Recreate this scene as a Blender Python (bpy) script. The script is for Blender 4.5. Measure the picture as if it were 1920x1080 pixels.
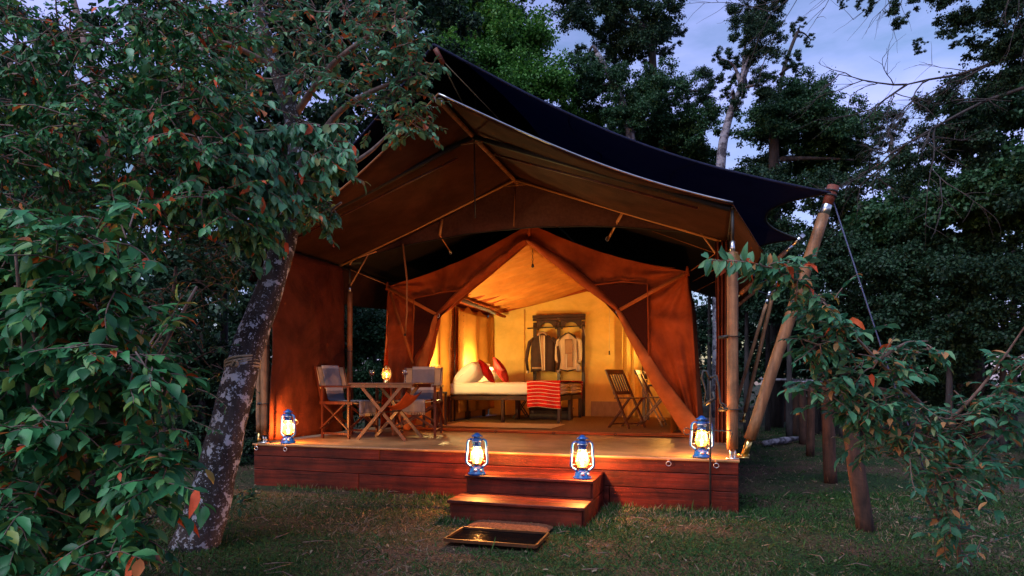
import bpy, math, random
import numpy as np
from math import sin, cos, pi, radians as R

# ------------------------------------------------------------------ camera, sky, light, exposure
S = bpy.context.scene
COL = S.collection
for o in list(bpy.data.objects): bpy.data.objects.remove(o)
YAW = R(17.35)
cam_d = bpy.data.cameras.new('camera'); cam = bpy.data.objects.new('camera', cam_d); COL.objects.link(cam)
cam.location = (0, 0, 1.15); cam.rotation_euler = (R(90), 0, YAW)
cam_d.sensor_width = 36; cam_d.lens = 36*1190/1920; cam_d.shift_y = 175/1920
cam_d.clip_start = 0.05; cam_d.clip_end = 400
S.camera = cam

W = bpy.data.worlds.new('World'); S.world = W; W.use_nodes = True
nt = W.node_tree; nt.nodes.clear()
def N(t, kind, **kw):
    n = t.nodes.new(kind)
    for k, v in kw.items(): setattr(n, k, v)
    return n
out = N(nt, 'ShaderNodeOutputWorld'); bg = N(nt, 'ShaderNodeBackground')
sky = N(nt, 'ShaderNodeTexSky', sky_type='NISHITA', sun_disc=False)
sky.sun_elevation = R(4); sky.sun_rotation = R(-150); sky.air_density = 1.0; sky.dust_density = 1.0; sky.ozone_density = 2.0
SKY_GAIN = 0.15
tc = N(nt, 'ShaderNodeTexCoord'); mp = N(nt, 'ShaderNodeMapping'); mp.inputs['Scale'].default_value = (1.2, 1.2, 4.0)
nz = N(nt, 'ShaderNodeTexNoise'); nz.inputs['Scale'].default_value = 1.8; nz.inputs['Detail'].default_value = 7; nz.inputs['Roughness'].default_value = .55
cr = N(nt, 'ShaderNodeValToRGB'); cr.color_ramp.elements[0].position = .38; cr.color_ramp.elements[1].position = .68
cr.color_ramp.elements[0].color = (0, 0, 0, 1); cr.color_ramp.elements[1].color = (.85, .85, .85, 1)
mx = N(nt, 'ShaderNodeMix', data_type='RGBA'); mul = N(nt, 'ShaderNodeMix', data_type='RGBA', blend_type='MULTIPLY')
mul.inputs[0].default_value = 1; mul.inputs[7].default_value = (.95, .92, 1.15, 1)
L = nt.links.new
L(sky.outputs[0], mul.inputs[6]); L(tc.outputs['Generated'], mp.inputs[0]); L(mp.outputs[0], nz.inputs[0]); L(nz.outputs[0], cr.inputs[0])
L(cr.outputs[0], mx.inputs[0]); L(mul.outputs[2], mx.inputs[6]); mx.inputs[7].default_value = (2.35, 2.5, 5.3, 1)
L(mx.outputs[2], bg.inputs[0]); bg.inputs[1].default_value = SKY_GAIN; L(bg.outputs[0], out.inputs[0])

sd = bpy.data.lights.new('sun', 'SUN'); sd.energy = 1.5; sd.angle = R(35); sd.color = (.75, .86, 1.0)
so = bpy.data.objects.new('sun', sd); COL.objects.link(so); so.rotation_euler = (R(30), R(-14), R(0))

S.render.engine = 'CYCLES'
S.view_settings.view_transform = 'Standard'; S.view_settings.look = 'None'
S.view_settings.exposure = 1.1; S.view_settings.gamma = 1.0; S.view_settings.use_curve_mapping = False
S.cycles.max_bounces = 7; S.cycles.diffuse_bounces = 4; S.cycles.transparent_max_bounces = 12
S.cycles.use_denoising = True
S.cycles.sample_clamp_indirect = 6.0
S.cycles.caustics_reflective = False; S.cycles.caustics_refractive = False

rng = np.random.default_rng(7); random.seed(7)
FPX = 1190.0; CT, ST = cos(YAW), sin(YAW)
def at(px, py, Z):
    """world point that lies Z metres ahead of the camera on the sight line read off the photograph"""
    X = (px-960)/FPX*Z
    return np.array((X*CT-Z*ST, X*ST+Z*CT, 1.15-(py-715)/FPX*Z))

# ------------------------------------------------------------------ object helpers
def tag(o, label=None, cat=None, group=None, kind=None):
    if label: o['label'] = label
    if cat: o['category'] = cat
    if group: o['group'] = group
    if kind: o['kind'] = kind
    return o
def empty(name, loc=(0, 0, 0), rz=0, label=None, cat=None, group=None):
    o = bpy.data.objects.new(name, None); COL.objects.link(o); o.location = loc; o.rotation_euler = (0, 0, rz)
    o.empty_display_size = .1
    return tag(o, label, cat, group)
def link(name, me, parent=None, loc=(0, 0, 0), rot=(0, 0, 0), kind=None):
    o = bpy.data.objects.new(name, me); COL.objects.link(o)
    o.parent = parent; o.location = loc; o.rotation_euler = rot
    if kind: o['kind'] = kind
    return o
def copy_tree(o, parent=None, loc=None, rz=None):
    c = o.copy(); COL.objects.link(c)
    if parent is not None: c.parent = parent
    if loc is not None: c.location = loc
    if rz is not None: c.rotation_euler = (0, 0, rz)
    for ch in list(o.children): copy_tree(ch, c)
    return c

class MB:
    def __init__(s): s.v = []; s.f = []; s.uv = {}; s.has = False
    def add(s, vs, fs):
        b = len(s.v); s.v += [tuple(map(float, q)) for q in vs]; s.f += [tuple(i+b for i in f) for f in fs]; return b
    def box(s, c, d, rz=0, rx=0, ry=0, bev=0):
        hx, hy, hz = d[0]/2, d[1]/2, d[2]/2
        if bev:
            b = min(bev, hx*.9, hy*.9, hz*.9); pts = []
            for sx in (-1, 1):
                for sy in (-1, 1):
                    for sz in (-1, 1):
                        pts += [(sx*(hx-b), sy*(hy-b), sz*hz), (sx*(hx-b), sy*hy, sz*(hz-b)), (sx*hx, sy*(hy-b), sz*(hz-b))]
            def ix(sx, sy, sz, k): return ((sx > 0)*4+(sy > 0)*2+(sz > 0))*3+k
            fs = []
            for sg in (-1, 1):
                for k, ax in ((0, 2), (1, 1), (2, 0)):
                    o2 = [a for a in range(3) if a != ax]; lp = []
                    for a, b2 in ((-1, -1), (1, -1), (1, 1), (-1, 1)):
                        q = [0, 0, 0]; q[ax] = sg; q[o2[0]] = a; q[o2[1]] = b2; lp.append(ix(*q, k))
                    fs.append(tuple(lp))
            for ax in range(3):
                k1, k2 = [(1, 0), (2, 0), (2, 1)][ax]
                o2 = [a for a in range(3) if a != ax]
                for a in (-1, 1):
                    for b2 in (-1, 1):
                        q1 = [0, 0, 0]; q2 = [0, 0, 0]; q1[ax] = -1; q2[ax] = 1
                        q1[o2[0]] = q2[o2[0]] = a; q1[o2[1]] = q2[o2[1]] = b2
                        fs.append((ix(*q1, k1), ix(*q2, k1), ix(*q2, k2), ix(*q1, k2)))
            for sx in (-1, 1):
                for sy in (-1, 1):
                    for sz in (-1, 1): fs.append(tuple(ix(sx, sy, sz, k) for k in range(3)))
        else:
            pts = [(x*hx, y*hy, z*hz) for x in (-1, 1) for y in (-1, 1) for z in (-1, 1)]
            fs = [(0, 1, 3, 2), (4, 6, 7, 5), (0, 4, 5, 1), (2, 3, 7, 6), (0, 2, 6, 4), (1, 5, 7, 3)]
        o = []
        for x, y, z in pts:
            if rx: y, z = y*cos(rx)-z*sin(rx), y*sin(rx)+z*cos(rx)
            if ry: x, z = x*cos(ry)+z*sin(ry), -x*sin(ry)+z*cos(ry)
            if rz: x, y = x*cos(rz)-y*sin(rz), x*sin(rz)+y*cos(rz)
            o.append((x+c[0], y+c[1], z+c[2]))
        s.add(o, fs); return s
    def bar(s, a, b, w, h, up=(0, 0, 1)):
        """box beam from a to b with section w x h"""
        a = np.array(a, float); b = np.array(b, float); d = b-a; d /= np.linalg.norm(d)
        u = np.array(up, float); r = np.cross(d, u)
        if np.linalg.norm(r) < 1e-4: r = np.cross(d, (1, 0, 0))
        r /= np.linalg.norm(r); u = np.cross(r, d)
        v = [p+r*i*w/2+u*j*h/2 for p in (a, b) for i, j in ((-1, -1), (1, -1), (1, 1), (-1, 1))]
        s.add(v, [(3, 2, 1, 0), (4, 5, 6, 7), (0, 1, 5, 4), (1, 2, 6, 5), (2, 3, 7, 6), (3, 0, 4, 7)]); return s
    def tube(s, pts, rad, seg=10, closed=False, wob=0, cap=True, flat=None):
        P = np.array(pts, float); n = len(P)
        if not hasattr(rad, '__len__'): rad = [rad]*n
        T = np.gradient(P, axis=0) if not closed else (np.roll(P, -1, 0)-np.roll(P, 1, 0))
        T /= np.linalg.norm(T, axis=1)[:, None]+1e-9
        ref = np.array((0, 0, 1.)) if abs(T[0][2]) < .9 else np.array((1., 0, 0))
        vs = []; r = None
        for i in range(n):
            if r is None: r = np.cross(T[i], ref)
            else: r = r-T[i]*np.dot(r, T[i])
            r /= np.linalg.norm(r)+1e-9; q = np.cross(T[i], r)
            for k in range(seg):
                a = 2*pi*k/seg; rr = rad[i]*(1+(wob*(random.random()-.5) if wob else 0))
                vs.append(P[i]+rr*(r*cos(a)+q*sin(a)*(flat or 1)))
        fs = []; m = n if closed else n-1
        for i in range(m):
            j = (i+1) % n
            for k in range(seg): k2 = (k+1) % seg; fs.append((i*seg+k, i*seg+k2, j*seg+k2, j*seg+k))
        if not closed and cap: fs += [tuple(range(seg-1, -1, -1)), tuple((n-1)*seg+k for k in range(seg))]
        s.add(vs, fs); return s
    def lathe(s, prof, c=(0, 0, 0), seg=24, sx=1, sy=1):
        vs = []; fs = []
        for r, z in prof:
            for k in range(seg): a = 2*pi*k/seg; vs.append((c[0]+r*cos(a)*sx, c[1]+r*sin(a)*sy, c[2]+z))
        for i in range(len(prof)-1):
            for k in range(seg): k2 = (k+1) % seg; fs.append((i*seg+k, i*seg+k2, (i+1)*seg+k2, (i+1)*seg+k))
        if prof[0][0] > 1e-4: fs.append(tuple(range(seg-1, -1, -1)))
        if prof[-1][0] > 1e-4: fs.append(tuple((len(prof)-1)*seg+k for k in range(seg)))
        s.add(vs, fs); return s
    def grid(s, fn, nu, nv):
        """sheet fn(u,v), u,v in 0..1; keeps u,v as UV"""
        b = len(s.v); vs = [fn(i/nu, j/nv) for j in range(nv+1) for i in range(nu+1)]
        fs = [(j*(nu+1)+i, j*(nu+1)+i+1, (j+1)*(nu+1)+i+1, (j+1)*(nu+1)+i) for j in range(nv) for i in range(nu)]
        s.add(vs, fs); s.has = True
        for j in range(nv+1):
            for i in range(nu+1): s.uv[b+j*(nu+1)+i] = (i/nu, j/nv)
        return s
    def prism(s, poly, a0, a1, plane='xz'):
        n = len(poly)
        def p(u, v, w): return (u, w, v) if plane == 'xz' else ((u, v, w) if plane == 'xy' else (w, u, v))
        s.add([p(u, v, a0) for u, v in poly]+[p(u, v, a1) for u, v in poly],
              [tuple(range(n)), tuple(range(2*n-1, n-1, -1))]+[(i, i+n, (i+1) % n+n, (i+1) % n) for i in range(n)]); return s
    def mesh(s, name, mat, smooth=True):
        me = bpy.data.meshes.new(name); me.from_pydata(s.v, [], s.f); me.materials.append(mat)
        if smooth: me.polygons.foreach_set('use_smooth', [True]*len(me.polygons))
        if s.has:
            uvl = me.uv_layers.new(name='UVMap'); li = np.zeros(len(me.loops), dtype=np.int32); me.loops.foreach_get('vertex_index', li)
            arr = np.zeros((len(s.v), 2)); 
            for k, q in s.uv.items(): arr[k] = q
            uvl.data.foreach_set('uv', arr[li].ravel())
        me.update(); return me
    def obj(s, name, mat, parent=None, loc=(0, 0, 0), rot=(0, 0, 0), smooth=True, kind=None, bev=0, auto=False):
        me = s.mesh(name, mat, smooth)
        if auto: me.set_sharp_from_angle(angle=R(40))
        return link(name, me, parent, loc, rot, kind)
def thick(o, t=.006):
    m = o.modifiers.new('s', 'SOLIDIFY'); m.thickness = t; m.offset = 0; return o

# smooth value noise in numpy-free form for cloth
from mathutils import noise as mnz, Vector
def nz3(x, y, z): return mnz.noise(Vector((x, y, z)))

# ------------------------------------------------------------------ materials
M = {}
def mat(name, c1, c2=None, rough=.7, scale=(6, 6, 6), detail=6, bump=.0, bscale=None, spec=.4, trans=0, metal=0, coord='Object', ramp=(.35, .65), coat=0, tcol=None, sheen=0, wear=0, wscale=1.5):
    m = bpy.data.materials.new(name); m.use_nodes = True; t = m.node_tree; t.nodes.clear()
    o = N(t, 'ShaderNodeOutputMaterial'); b = N(t, 'ShaderNodeBsdfPrincipled')
    b.inputs['Roughness'].default_value = rough; b.inputs['Metallic'].default_value = metal
    b.inputs['Specular IOR Level'].default_value = spec; b.inputs['Coat Weight'].default_value = coat
    b.inputs['Sheen Weight'].default_value = sheen
    tc = N(t, 'ShaderNodeTexCoord'); mp = N(t, 'ShaderNodeMapping'); mp.inputs['Scale'].default_value = scale
    t.links.new(tc.outputs[coord], mp.inputs[0])
    n = N(t, 'ShaderNodeTexNoise'); n.inputs['Scale'].default_value = 1; n.inputs['Detail'].default_value = detail; n.inputs['Roughness'].default_value = .62
    t.links.new(mp.outputs[0], n.inputs[0])
    r = N(t, 'ShaderNodeValToRGB'); e = r.color_ramp.elements
    e[0].position, e[1].position = ramp; e[0].color = (*c1, 1); e[1].color = (*(c2 or c1), 1)
    t.links.new(n.outputs[0], r.inputs[0]); t.links.new(r.outputs[0], b.inputs['Base Color'])
    if wear:      # weather stains with a shape of their own
        n3 = N(t, 'ShaderNodeTexNoise'); n3.inputs['Scale'].default_value = wscale; n3.inputs['Detail'].default_value = 8; n3.inputs['Roughness'].default_value = .7; n3.inputs['Distortion'].default_value = .6
        t.links.new(tc.outputs[coord], n3.inputs[0]); r3 = N(t, 'ShaderNodeValToRGB'); e3 = r3.color_ramp.elements
        e3[0].position = .36; e3[1].position = .64; e3[0].color = (*[1-wear]*3, 1); e3[1].color = (*[1+wear*.5]*3, 1)
        m3 = N(t, 'ShaderNodeMix', data_type='RGBA', blend_type='MULTIPLY'); m3.inputs[0].default_value = 1; m3.clamp_result = False
        t.links.new(n3.outputs[0], r3.inputs[0]); t.links.new(r.outputs[0], m3.inputs[6]); t.links.new(r3.outputs[0], m3.inputs[7]); t.links.new(m3.outputs[2], b.inputs['Base Color'])
        rr3 = N(t, 'ShaderNodeMapRange'); rr3.inputs[3].default_value = min(1, rough+.15); rr3.inputs[4].default_value = max(.1, rough-.12)
        t.links.new(n3.outputs[0], rr3.inputs[0]); t.links.new(rr3.outputs[0], b.inputs['Roughness'])
    if bump:
        n2 = N(t, 'ShaderNodeTexNoise'); n2.inputs['Scale'].default_value = 1; n2.inputs['Detail'].default_value = 5
        mp2 = N(t, 'ShaderNodeMapping'); mp2.inputs['Scale'].default_value = bscale or scale
        t.links.new(tc.outputs[coord], mp2.inputs[0]); t.links.new(mp2.outputs[0], n2.inputs[0])
        bp = N(t, 'ShaderNodeBump'); bp.inputs['Strength'].default_value = bump; bp.inputs['Distance'].default_value = .01
        t.links.new(n2.outputs[0], bp.inputs['Height']); t.links.new(bp.outputs[0], b.inputs['Normal'])
    last = b.outputs[0]
    if trans:
        tr = N(t, 'ShaderNodeBsdfTranslucent'); ms = N(t, 'ShaderNodeMixShader'); ms.inputs[0].default_value = trans
        if tcol: tr.inputs[0].default_value = (*tcol, 1)
        else: t.links.new(r.outputs[0], tr.inputs[0])
        t.links.new(b.outputs[0], ms.inputs[1]); t.links.new(tr.outputs[0], ms.inputs[2]); last = ms.outputs[0]
    t.links.new(last, o.inputs[0]); M[name] = m; m['ramp'] = r.name; return m
def leafmat(name, stops, rough=.42, trans=.3, objrand=False, spec=.28):
    rough += .08
    m = bpy.data.materials.new(name); m.use_nodes = True; t = m.node_tree; t.nodes.clear()
    o = N(t, 'ShaderNodeOutputMaterial'); b = N(t, 'ShaderNodeBsdfPrincipled'); b.inputs['Roughness'].default_value = rough
    b.inputs['Specular IOR Level'].default_value = spec
    r = N(t, 'ShaderNodeValToRGB'); e = r.color_ramp.elements
    while len(e) < len(stops): e.new(.5)
    for k, (p, c) in enumerate(stops): e[k].position = p; e[k].color = (*c, 1)
    if objrand:
        a = N(t, 'ShaderNodeObjectInfo'); t.links.new(a.outputs['Random'], r.inputs[0])
    else:
        a = N(t, 'ShaderNodeAttribute'); a.attribute_name = 'tint'; t.links.new(a.outputs['Fac'], r.inputs[0])
    t.links.new(r.outputs[0], b.inputs['Base Color'])
    tr = N(t, 'ShaderNodeBsdfTranslucent'); ms = N(t, 'ShaderNodeMixShader'); ms.inputs[0].default_value = trans
    t.links.new(r.outputs[0], tr.inputs[0]); t.links.new(b.outputs[0], ms.inputs[1]); t.links.new(tr.outputs[0], ms.inputs[2])
    t.links.new(ms.outputs[0], o.inputs[0]); M[name] = m; return m
def emis(name, col, k):
    m = bpy.data.materials.new(name); m.use_nodes = True; t = m.node_tree; t.nodes.clear()
    o = N(t, 'ShaderNodeOutputMaterial'); e = N(t, 'ShaderNodeEmission'); e.inputs[0].default_value = (*col, 1); e.inputs[1].default_value = k
    t.links.new(e.outputs[0], o.inputs[0]); M[name] = m; return m
def glass(name, col, diff=.25, gl=.06, tint=(1, 1, 1)):
    m = bpy.data.materials.new(name); m.use_nodes = True; t = m.node_tree; t.nodes.clear()
    o = N(t, 'ShaderNodeOutputMaterial'); tr = N(t, 'ShaderNodeBsdfTransparent'); tr.inputs[0].default_value = (*tint, 1)
    tl = N(t, 'ShaderNodeBsdfTranslucent'); tl.inputs[0].default_value = (*col, 1)
    g = N(t, 'ShaderNodeBsdfGlossy'); g.inputs['Roughness'].default_value = .05
    a = N(t, 'ShaderNodeMixShader'); a.inputs[0].default_value = diff
    b = N(t, 'ShaderNodeMixShader'); b.inputs[0].default_value = gl
    t.links.new(tr.outputs[0], a.inputs[1]); t.links.new(tl.outputs[0], a.inputs[2])
    t.links.new(a.outputs[0], b.inputs[1]); t.links.new(g.outputs[0], b.inputs[2]); t.links.new(b.outputs[0], o.inputs[0]); M[name] = m; return m

mat('deck_wood', (.035, .004, .0025), (.13, .014, .006), .55, (1.2, 14, 22), bump=.35, bscale=(2, 30, 50), spec=.2, wear=0.6, wscale=2.2)
mat('step_wood', (.05, .007, .004), (.165, .019, .008), .5, (1.3, 16, 24), bump=.3, bscale=(2, 34, 50), spec=.25, wear=0.6, wscale=3.5)
mat('pole_wood', (.17, .07, .028), (.33, .15, .065), .5, (22, 22, 1.6), bump=.4, bscale=(40, 40, 3), wear=0.4, wscale=5)
mat('furn_wood', (.040, .008, .004), (.10, .020, .009), .35, (20, 20, 3), bump=.1, spec=.5)
mat('dark_wood', (.016, .005, .003), (.045, .011, .006), .35, (14, 14, 3), spec=.5)
mat('post_wood', (.022, .010, .007), (.085, .032, .018), .85, (16, 16, 1.5), bump=.9, bscale=(40, 40, 2.5), wear=0.5, wscale=5)
mat('rafter_tan', (.42, .20, .085), (.55, .28, .13), .45, (10, 10, 10), spec=.5)
mat('fly_canvas', (.045, .017, .012), (.076, .030, .020), .85, (3, 3, 3), bump=.25, bscale=(160, 160, 160), trans=.12, spec=.2, wear=0.35, wscale=1.4)
mat('gauze', (.095, .042, .042), (.13, .060, .055), .85, (30, 4, 30), bump=.3, bscale=(200, 20, 200), trans=.3, spec=.2, wear=0.3, wscale=1.5)
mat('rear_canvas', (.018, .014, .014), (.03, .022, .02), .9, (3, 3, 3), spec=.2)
mat('rust_canvas', (.27, .048, .011), (.42, .082, .019), .85, (2.5, 2.5, 2.5), bump=.4, bscale=(10, 10, 14), trans=.12, spec=.15, wear=0.38, wscale=1.8)
mat('rust_light', (.46, .11, .025), (.58, .17, .042), .85, (3, 3, 3), bump=.3, bscale=(12, 12, 12), trans=.15, spec=.15, wear=0.3, wscale=2.5)
mat('window_mesh', (.035, .007, .004), (.055, .011, .006), .9, (60, 60, 60), bump=.2, spec=.1)
mat('liner', (.60, .22, .04), (.72, .30, .065), .85, (2, 2, 2), bump=.3, bscale=(5, 12, 5), trans=.12, spec=.15, wear=0.2, wscale=1.5)
mat('cream_wall', (.76, .49, .11), (.86, .60, .18), .8, (1.5, 1.5, 1.5), bump=.15, bscale=(5, 5, 5), spec=.2, wear=0.18, wscale=1.2)
mat('curtain', (.50, .21, .035), (.62, .28, .055), .85, (3, 3, 3), bump=.3, bscale=(14, 14, 6), trans=.2, spec=.15)
mat('net_shaded', (.010, .011, .02), (.014, .015, .03), .8, (60, 60, 60), bump=.2, bscale=(220, 220, 220), trans=.05, spec=.2)  # left-slope copy of the net, its shade put into the darker colour
mat('side_canvas', (.085, .018, .009), (.13, .030, .014), .85, (3, 3, 3), bump=.3, bscale=(40, 40, 40), spec=.15, wear=0.45, wscale=1.6)
mat('net', (.014, .017, .055), (.022, .026, .08), .75, (60, 60, 60), bump=.25, bscale=(220, 220, 220), trans=.34, tcol=(.045, .058, .15), spec=.3, wear=.5, wscale=1.6)
mat('webbing', (.26, .10, .04), (.34, .14, .06), .8, (60, 60, 60), bump=.3)
mat('groundsheet', (.28, .125, .045), (.42, .21, .08), .34, (1.6, 1.6, 1.6), bump=.5, bscale=(4, 1.2, 4), spec=.5, wear=0.45, wscale=1.6)
mat('jute', (.17, .095, .04), (.27, .17, .075), .95, (70, 25, 10), bump=1.0, bscale=(90, 40, 40), spec=.1)
mat('rug', (.45, .36, .22), (.55, .45, .28), .95, (30, 30, 30), bump=.7, bscale=(90, 90, 90), spec=.1)
mat('steel', (.55, .56, .58), (.7, .7, .72), .28, (10, 10, 10), metal=1)
mat('brass', (.6, .38, .12), (.8, .55, .2), .3, (10, 10, 10), metal=1)
mat('iron', (.012, .012, .014), (.03, .028, .026), .55, (20, 20, 20), bump=.4, spec=.5)
mat('black_strap', (.01, .01, .012), (.02, .02, .022), .6, (50, 50, 50))
mat('rope', (.22, .17, .11), (.38, .30, .2), .9, (60, 60, 60), bump=.6)
mat('blue_rope', (.05, .06, .12), (.09, .10, .2), .8, (60, 60, 60), bump=.4)
mat('blue_paint', (.004, .07, .32), (.008, .12, .46), .30, (14, 14, 14), spec=.5, coat=.2, wear=.5, wscale=30)
mat('red_cap', (.13, .03, .018), (.22, .055, .03), .6, (20, 20, 20), bump=.4)
mat('linen', (.74, .70, .60), (.80, .76, .67), .85, (3, 3, 3), bump=.3, bscale=(9, 9, 9), spec=.15, sheen=.2)
mat('red_cushion', (.24, .002, .003), (.32, .003, .004), .6, (3, 3, 3), bump=.2, bscale=(8, 8, 8), spec=.15)
mat('seat_canvas', (.52, .36, .20), (.60, .43, .25), .85, (20, 20, 20), bump=.3)
mat('brown_cloth', (.025, .008, .005), (.045, .014, .008), .75, (9, 9, 9), bump=.3, bscale=(30, 30, 10), sheen=.2)
mat('tan_cloth', (.34, .20, .11), (.46, .30, .18), .85, (14, 14, 6), bump=.4, bscale=(30, 30, 10))
mat('cream_cloth', (.62, .50, .34), (.70, .58, .42), .85, (14, 14, 6), bump=.4, bscale=(30, 30, 10))
mat('trunk_black', (.02, .012, .008), (.04, .022, .014), .5, (10, 10, 10))
mat('water', (.002, .002, .003), (.004, .004, .004), .12, (10, 10, 10), bump=.25, bscale=(9, 40, 14), spec=.08)
M['water'].node_tree.nodes['Principled BSDF'].inputs['IOR'].default_value = 1.08
mat('tray_metal', (.05, .02, .01), (.10, .035, .015), .5, (10, 10, 10), metal=.4)
mat('coir', (.10, .035, .018), (.2, .075, .04), .95, (60, 20, 60), bump=1.0, bscale=(90, 40, 90), spec=.1)
mat('twig', (.10, .055, .045), (.20, .13, .11), .8, (20, 20, 20), bump=.3)
mat('dark_bark', (.018, .014, .015), (.07, .055, .055), .9, (8, 8, 2), bump=1.0, bscale=(30, 30, 10))
mat('pale_bark', (.05, .042, .055), (.24, .22, .26), .85, (7, 7, 9), bump=.7, bscale=(24, 24, 20), ramp=(.44, .56))
mat('wine', (.10, .004, .006), (.12, .005, .008), .1, (5, 5, 5), spec=.6)
mat('paper', (.66, .58, .42), (.72, .64, .48), .8, (5, 5, 5))
emis('flame', (1, .62, .22), 40)
emis('small_flame', (1, .55, .18), 9)
emis('wick_glow', (1, .5, .1), 12)
glass('globe_glass', (1, .52, .12), .13, .05)
glass('clear_glass', (1, 1, 1), .06, .10)
mat('lamp_shade', (.70, .50, .26), (.76, .56, .30), .8, (5, 5, 5), trans=.6)

# striped red throw and grey checked towel: stripes live in the cloth's own UV
def stripes(name, base, line, freq, width, rough=.85, extra=None, check=0):
    m = bpy.data.materials.new(name); m.use_nodes = True; t = m.node_tree; b = t.nodes['Principled BSDF']
    b.inputs['Roughness'].default_value = rough; b.inputs['Specular IOR Level'].default_value = .15
    tc = N(t, 'ShaderNodeTexCoord'); sp = N(t, 'ShaderNodeSeparateXYZ'); t.links.new(tc.outputs['UV'], sp.inputs[0])
    a = N(t, 'ShaderNodeMath', operation='MULTIPLY'); a.inputs[1].default_value = freq; t.links.new(sp.outputs[1], a.inputs[0])
    f = N(t, 'ShaderNodeMath', operation='FRACT'); t.links.new(a.outputs[0], f.inputs[0])
    g = N(t, 'ShaderNodeMath', operation='LESS_THAN'); g.inputs[1].default_value = width; t.links.new(f.outputs[0], g.inputs[0])
    mxx = N(t, 'ShaderNodeMix', data_type='RGBA'); t.links.new(g.outputs[0], mxx.inputs[0])
    nn = N(t, 'ShaderNodeTexNoise'); nn.inputs['Scale'].default_value = 30
    rr = N(t, 'ShaderNodeValToRGB'); rr.color_ramp.elements[0].color = (*[c*.8 for c in base], 1); rr.color_ramp.elements[1].color = (*base, 1)
    t.links.new(nn.outputs[0], rr.inputs[0]); t.links.new(rr.outputs[0], mxx.inputs[6]); mxx.inputs[7].default_value = (*line, 1)
    last = mxx.outputs[2]
    if extra:
        lo, hi, colr = extra
        g1 = N(t, 'ShaderNodeMath', operation='COMPARE'); g1.inputs[1].default_value = (lo+hi)/2; g1.inputs[2].default_value = (hi-lo)/2
        t.links.new(sp.outputs[1], g1.inputs[0]); m2 = N(t, 'ShaderNodeMix', data_type='RGBA'); t.links.new(g1.outputs[0], m2.inputs[0])
        t.links.new(last, m2.inputs[6]); m2.inputs[7].default_value = (*colr, 1); last = m2.outputs[2]
    t.links.new(last, b.inputs['Base Color']); M[name] = m
stripes('red_throw', (.62, .018, .012), (.72, .55, .42), 44, .14)
stripes('grey_towel', (.30, .27, .29), (.56, .50, .46), 3.0, .13, extra=(.42, .60, (.10, .11, .16)))

leafmat('leaf_bush', [(0, (0.018, 0.078, 0.029)), (.45, (0.034, 0.156, 0.055)), (.8, (0.065, 0.247, 0.078)), (.95, (0.156, 0.260, 0.052)), (.988, (0.650, 0.091, 0.026))], .38, .25)
leafmat('leaf_bush_single', [(0, (0.021, 0.098, 0.036)), (.5, (0.036, 0.189, 0.065)), (.9, (0.078, 0.273, 0.091))], .36, .25, True)
leafmat('leaf_dead_single', [(0, (.42, .045, .016)), (1, (.62, .11, .03))], .6, .3, True)
leafmat('leaf_tree', [(0, (0.039, 0.117, 0.058)), (.45, (0.072, 0.221, 0.111)), (.8, (0.130, 0.338, 0.169)), (.93, (0.195, 0.195, 0.065)), (.97, (0.546, 0.117, 0.039))], .34, .25)
leafmat('leaf_tree_single', [(0, (0.050, 0.150, 0.075)), (.5, (0.088, 0.250, 0.125)), (1, (0.163, 0.375, 0.200))], .34, .25, True)
leafmat('leaf_sapling', [(0, (0.023, 0.092, 0.052)), (.5, (0.040, 0.172, 0.086)), (.85, (0.092, 0.265, 0.127)), (.95, (0.402, 0.184, 0.069))], .4, .3)
leafmat('leaf_sapling_single', [(0, (0.025, 0.103, 0.057)), (.6, (0.057, 0.207, 0.098)), (1, (0.161, 0.299, 0.138))], .4, .3, True)
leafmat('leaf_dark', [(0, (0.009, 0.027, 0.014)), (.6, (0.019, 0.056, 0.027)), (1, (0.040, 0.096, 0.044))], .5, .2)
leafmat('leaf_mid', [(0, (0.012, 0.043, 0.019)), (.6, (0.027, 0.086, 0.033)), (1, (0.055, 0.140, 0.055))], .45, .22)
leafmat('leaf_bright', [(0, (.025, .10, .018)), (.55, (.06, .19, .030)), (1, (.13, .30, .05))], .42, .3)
leafmat('grass_blade', [(0, (0.012, 0.041, 0.010)), (.5, (0.030, 0.089, 0.021)), (.74, (0.060, 0.119, 0.030)), (.80, (0.145, 0.102, 0.064)), (1, (0.255, 0.187, 0.128))], .7, .15, spec=.2)

# ------------------------------------------------------------------ leaves in bulk
TA_V = np.array([(0, 0, 0), (.18, -.20, .045), (.20, 0, 0), (.18, .20, .045), (.46, -.31, .07), (.48, 0, -.01), (.46, .31, .07), (.76, -.20, .03), (.78, 0, -.05), (.76, .20, .03), (1, 0, -.14)])
TA_F = np.array([(0, 1, 2), (0, 2, 3), (1, 4, 5), (1, 5, 2), (2, 5, 6), (2, 6, 3), (4, 7, 8), (4, 8, 5), (5, 8, 9), (5, 9, 6), (7, 10, 8), (8, 10, 9)])
TB_V = np.array([(0, 0, 0), (.45, -.33, .05), (1, 0, -.05), (.45, .33, .05)])
TB_F = np.array([(0, 1, 2), (0, 2, 3)])
TG_V = np.array([(0, -.05, 0), (0, .05, 0), (.6, 0, .0), (1, .0, -.12)])
TG_F = np.array([(0, 1, 2), (0, 2, 3)])
def frames(D, U):
    D = D/(np.linalg.norm(D, axis=1)[:, None]+1e-9); Rr = np.cross(U, D); Rr /= np.linalg.norm(Rr, axis=1)[:, None]+1e-9
    return D, Rr, np.cross(D, Rr)
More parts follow.
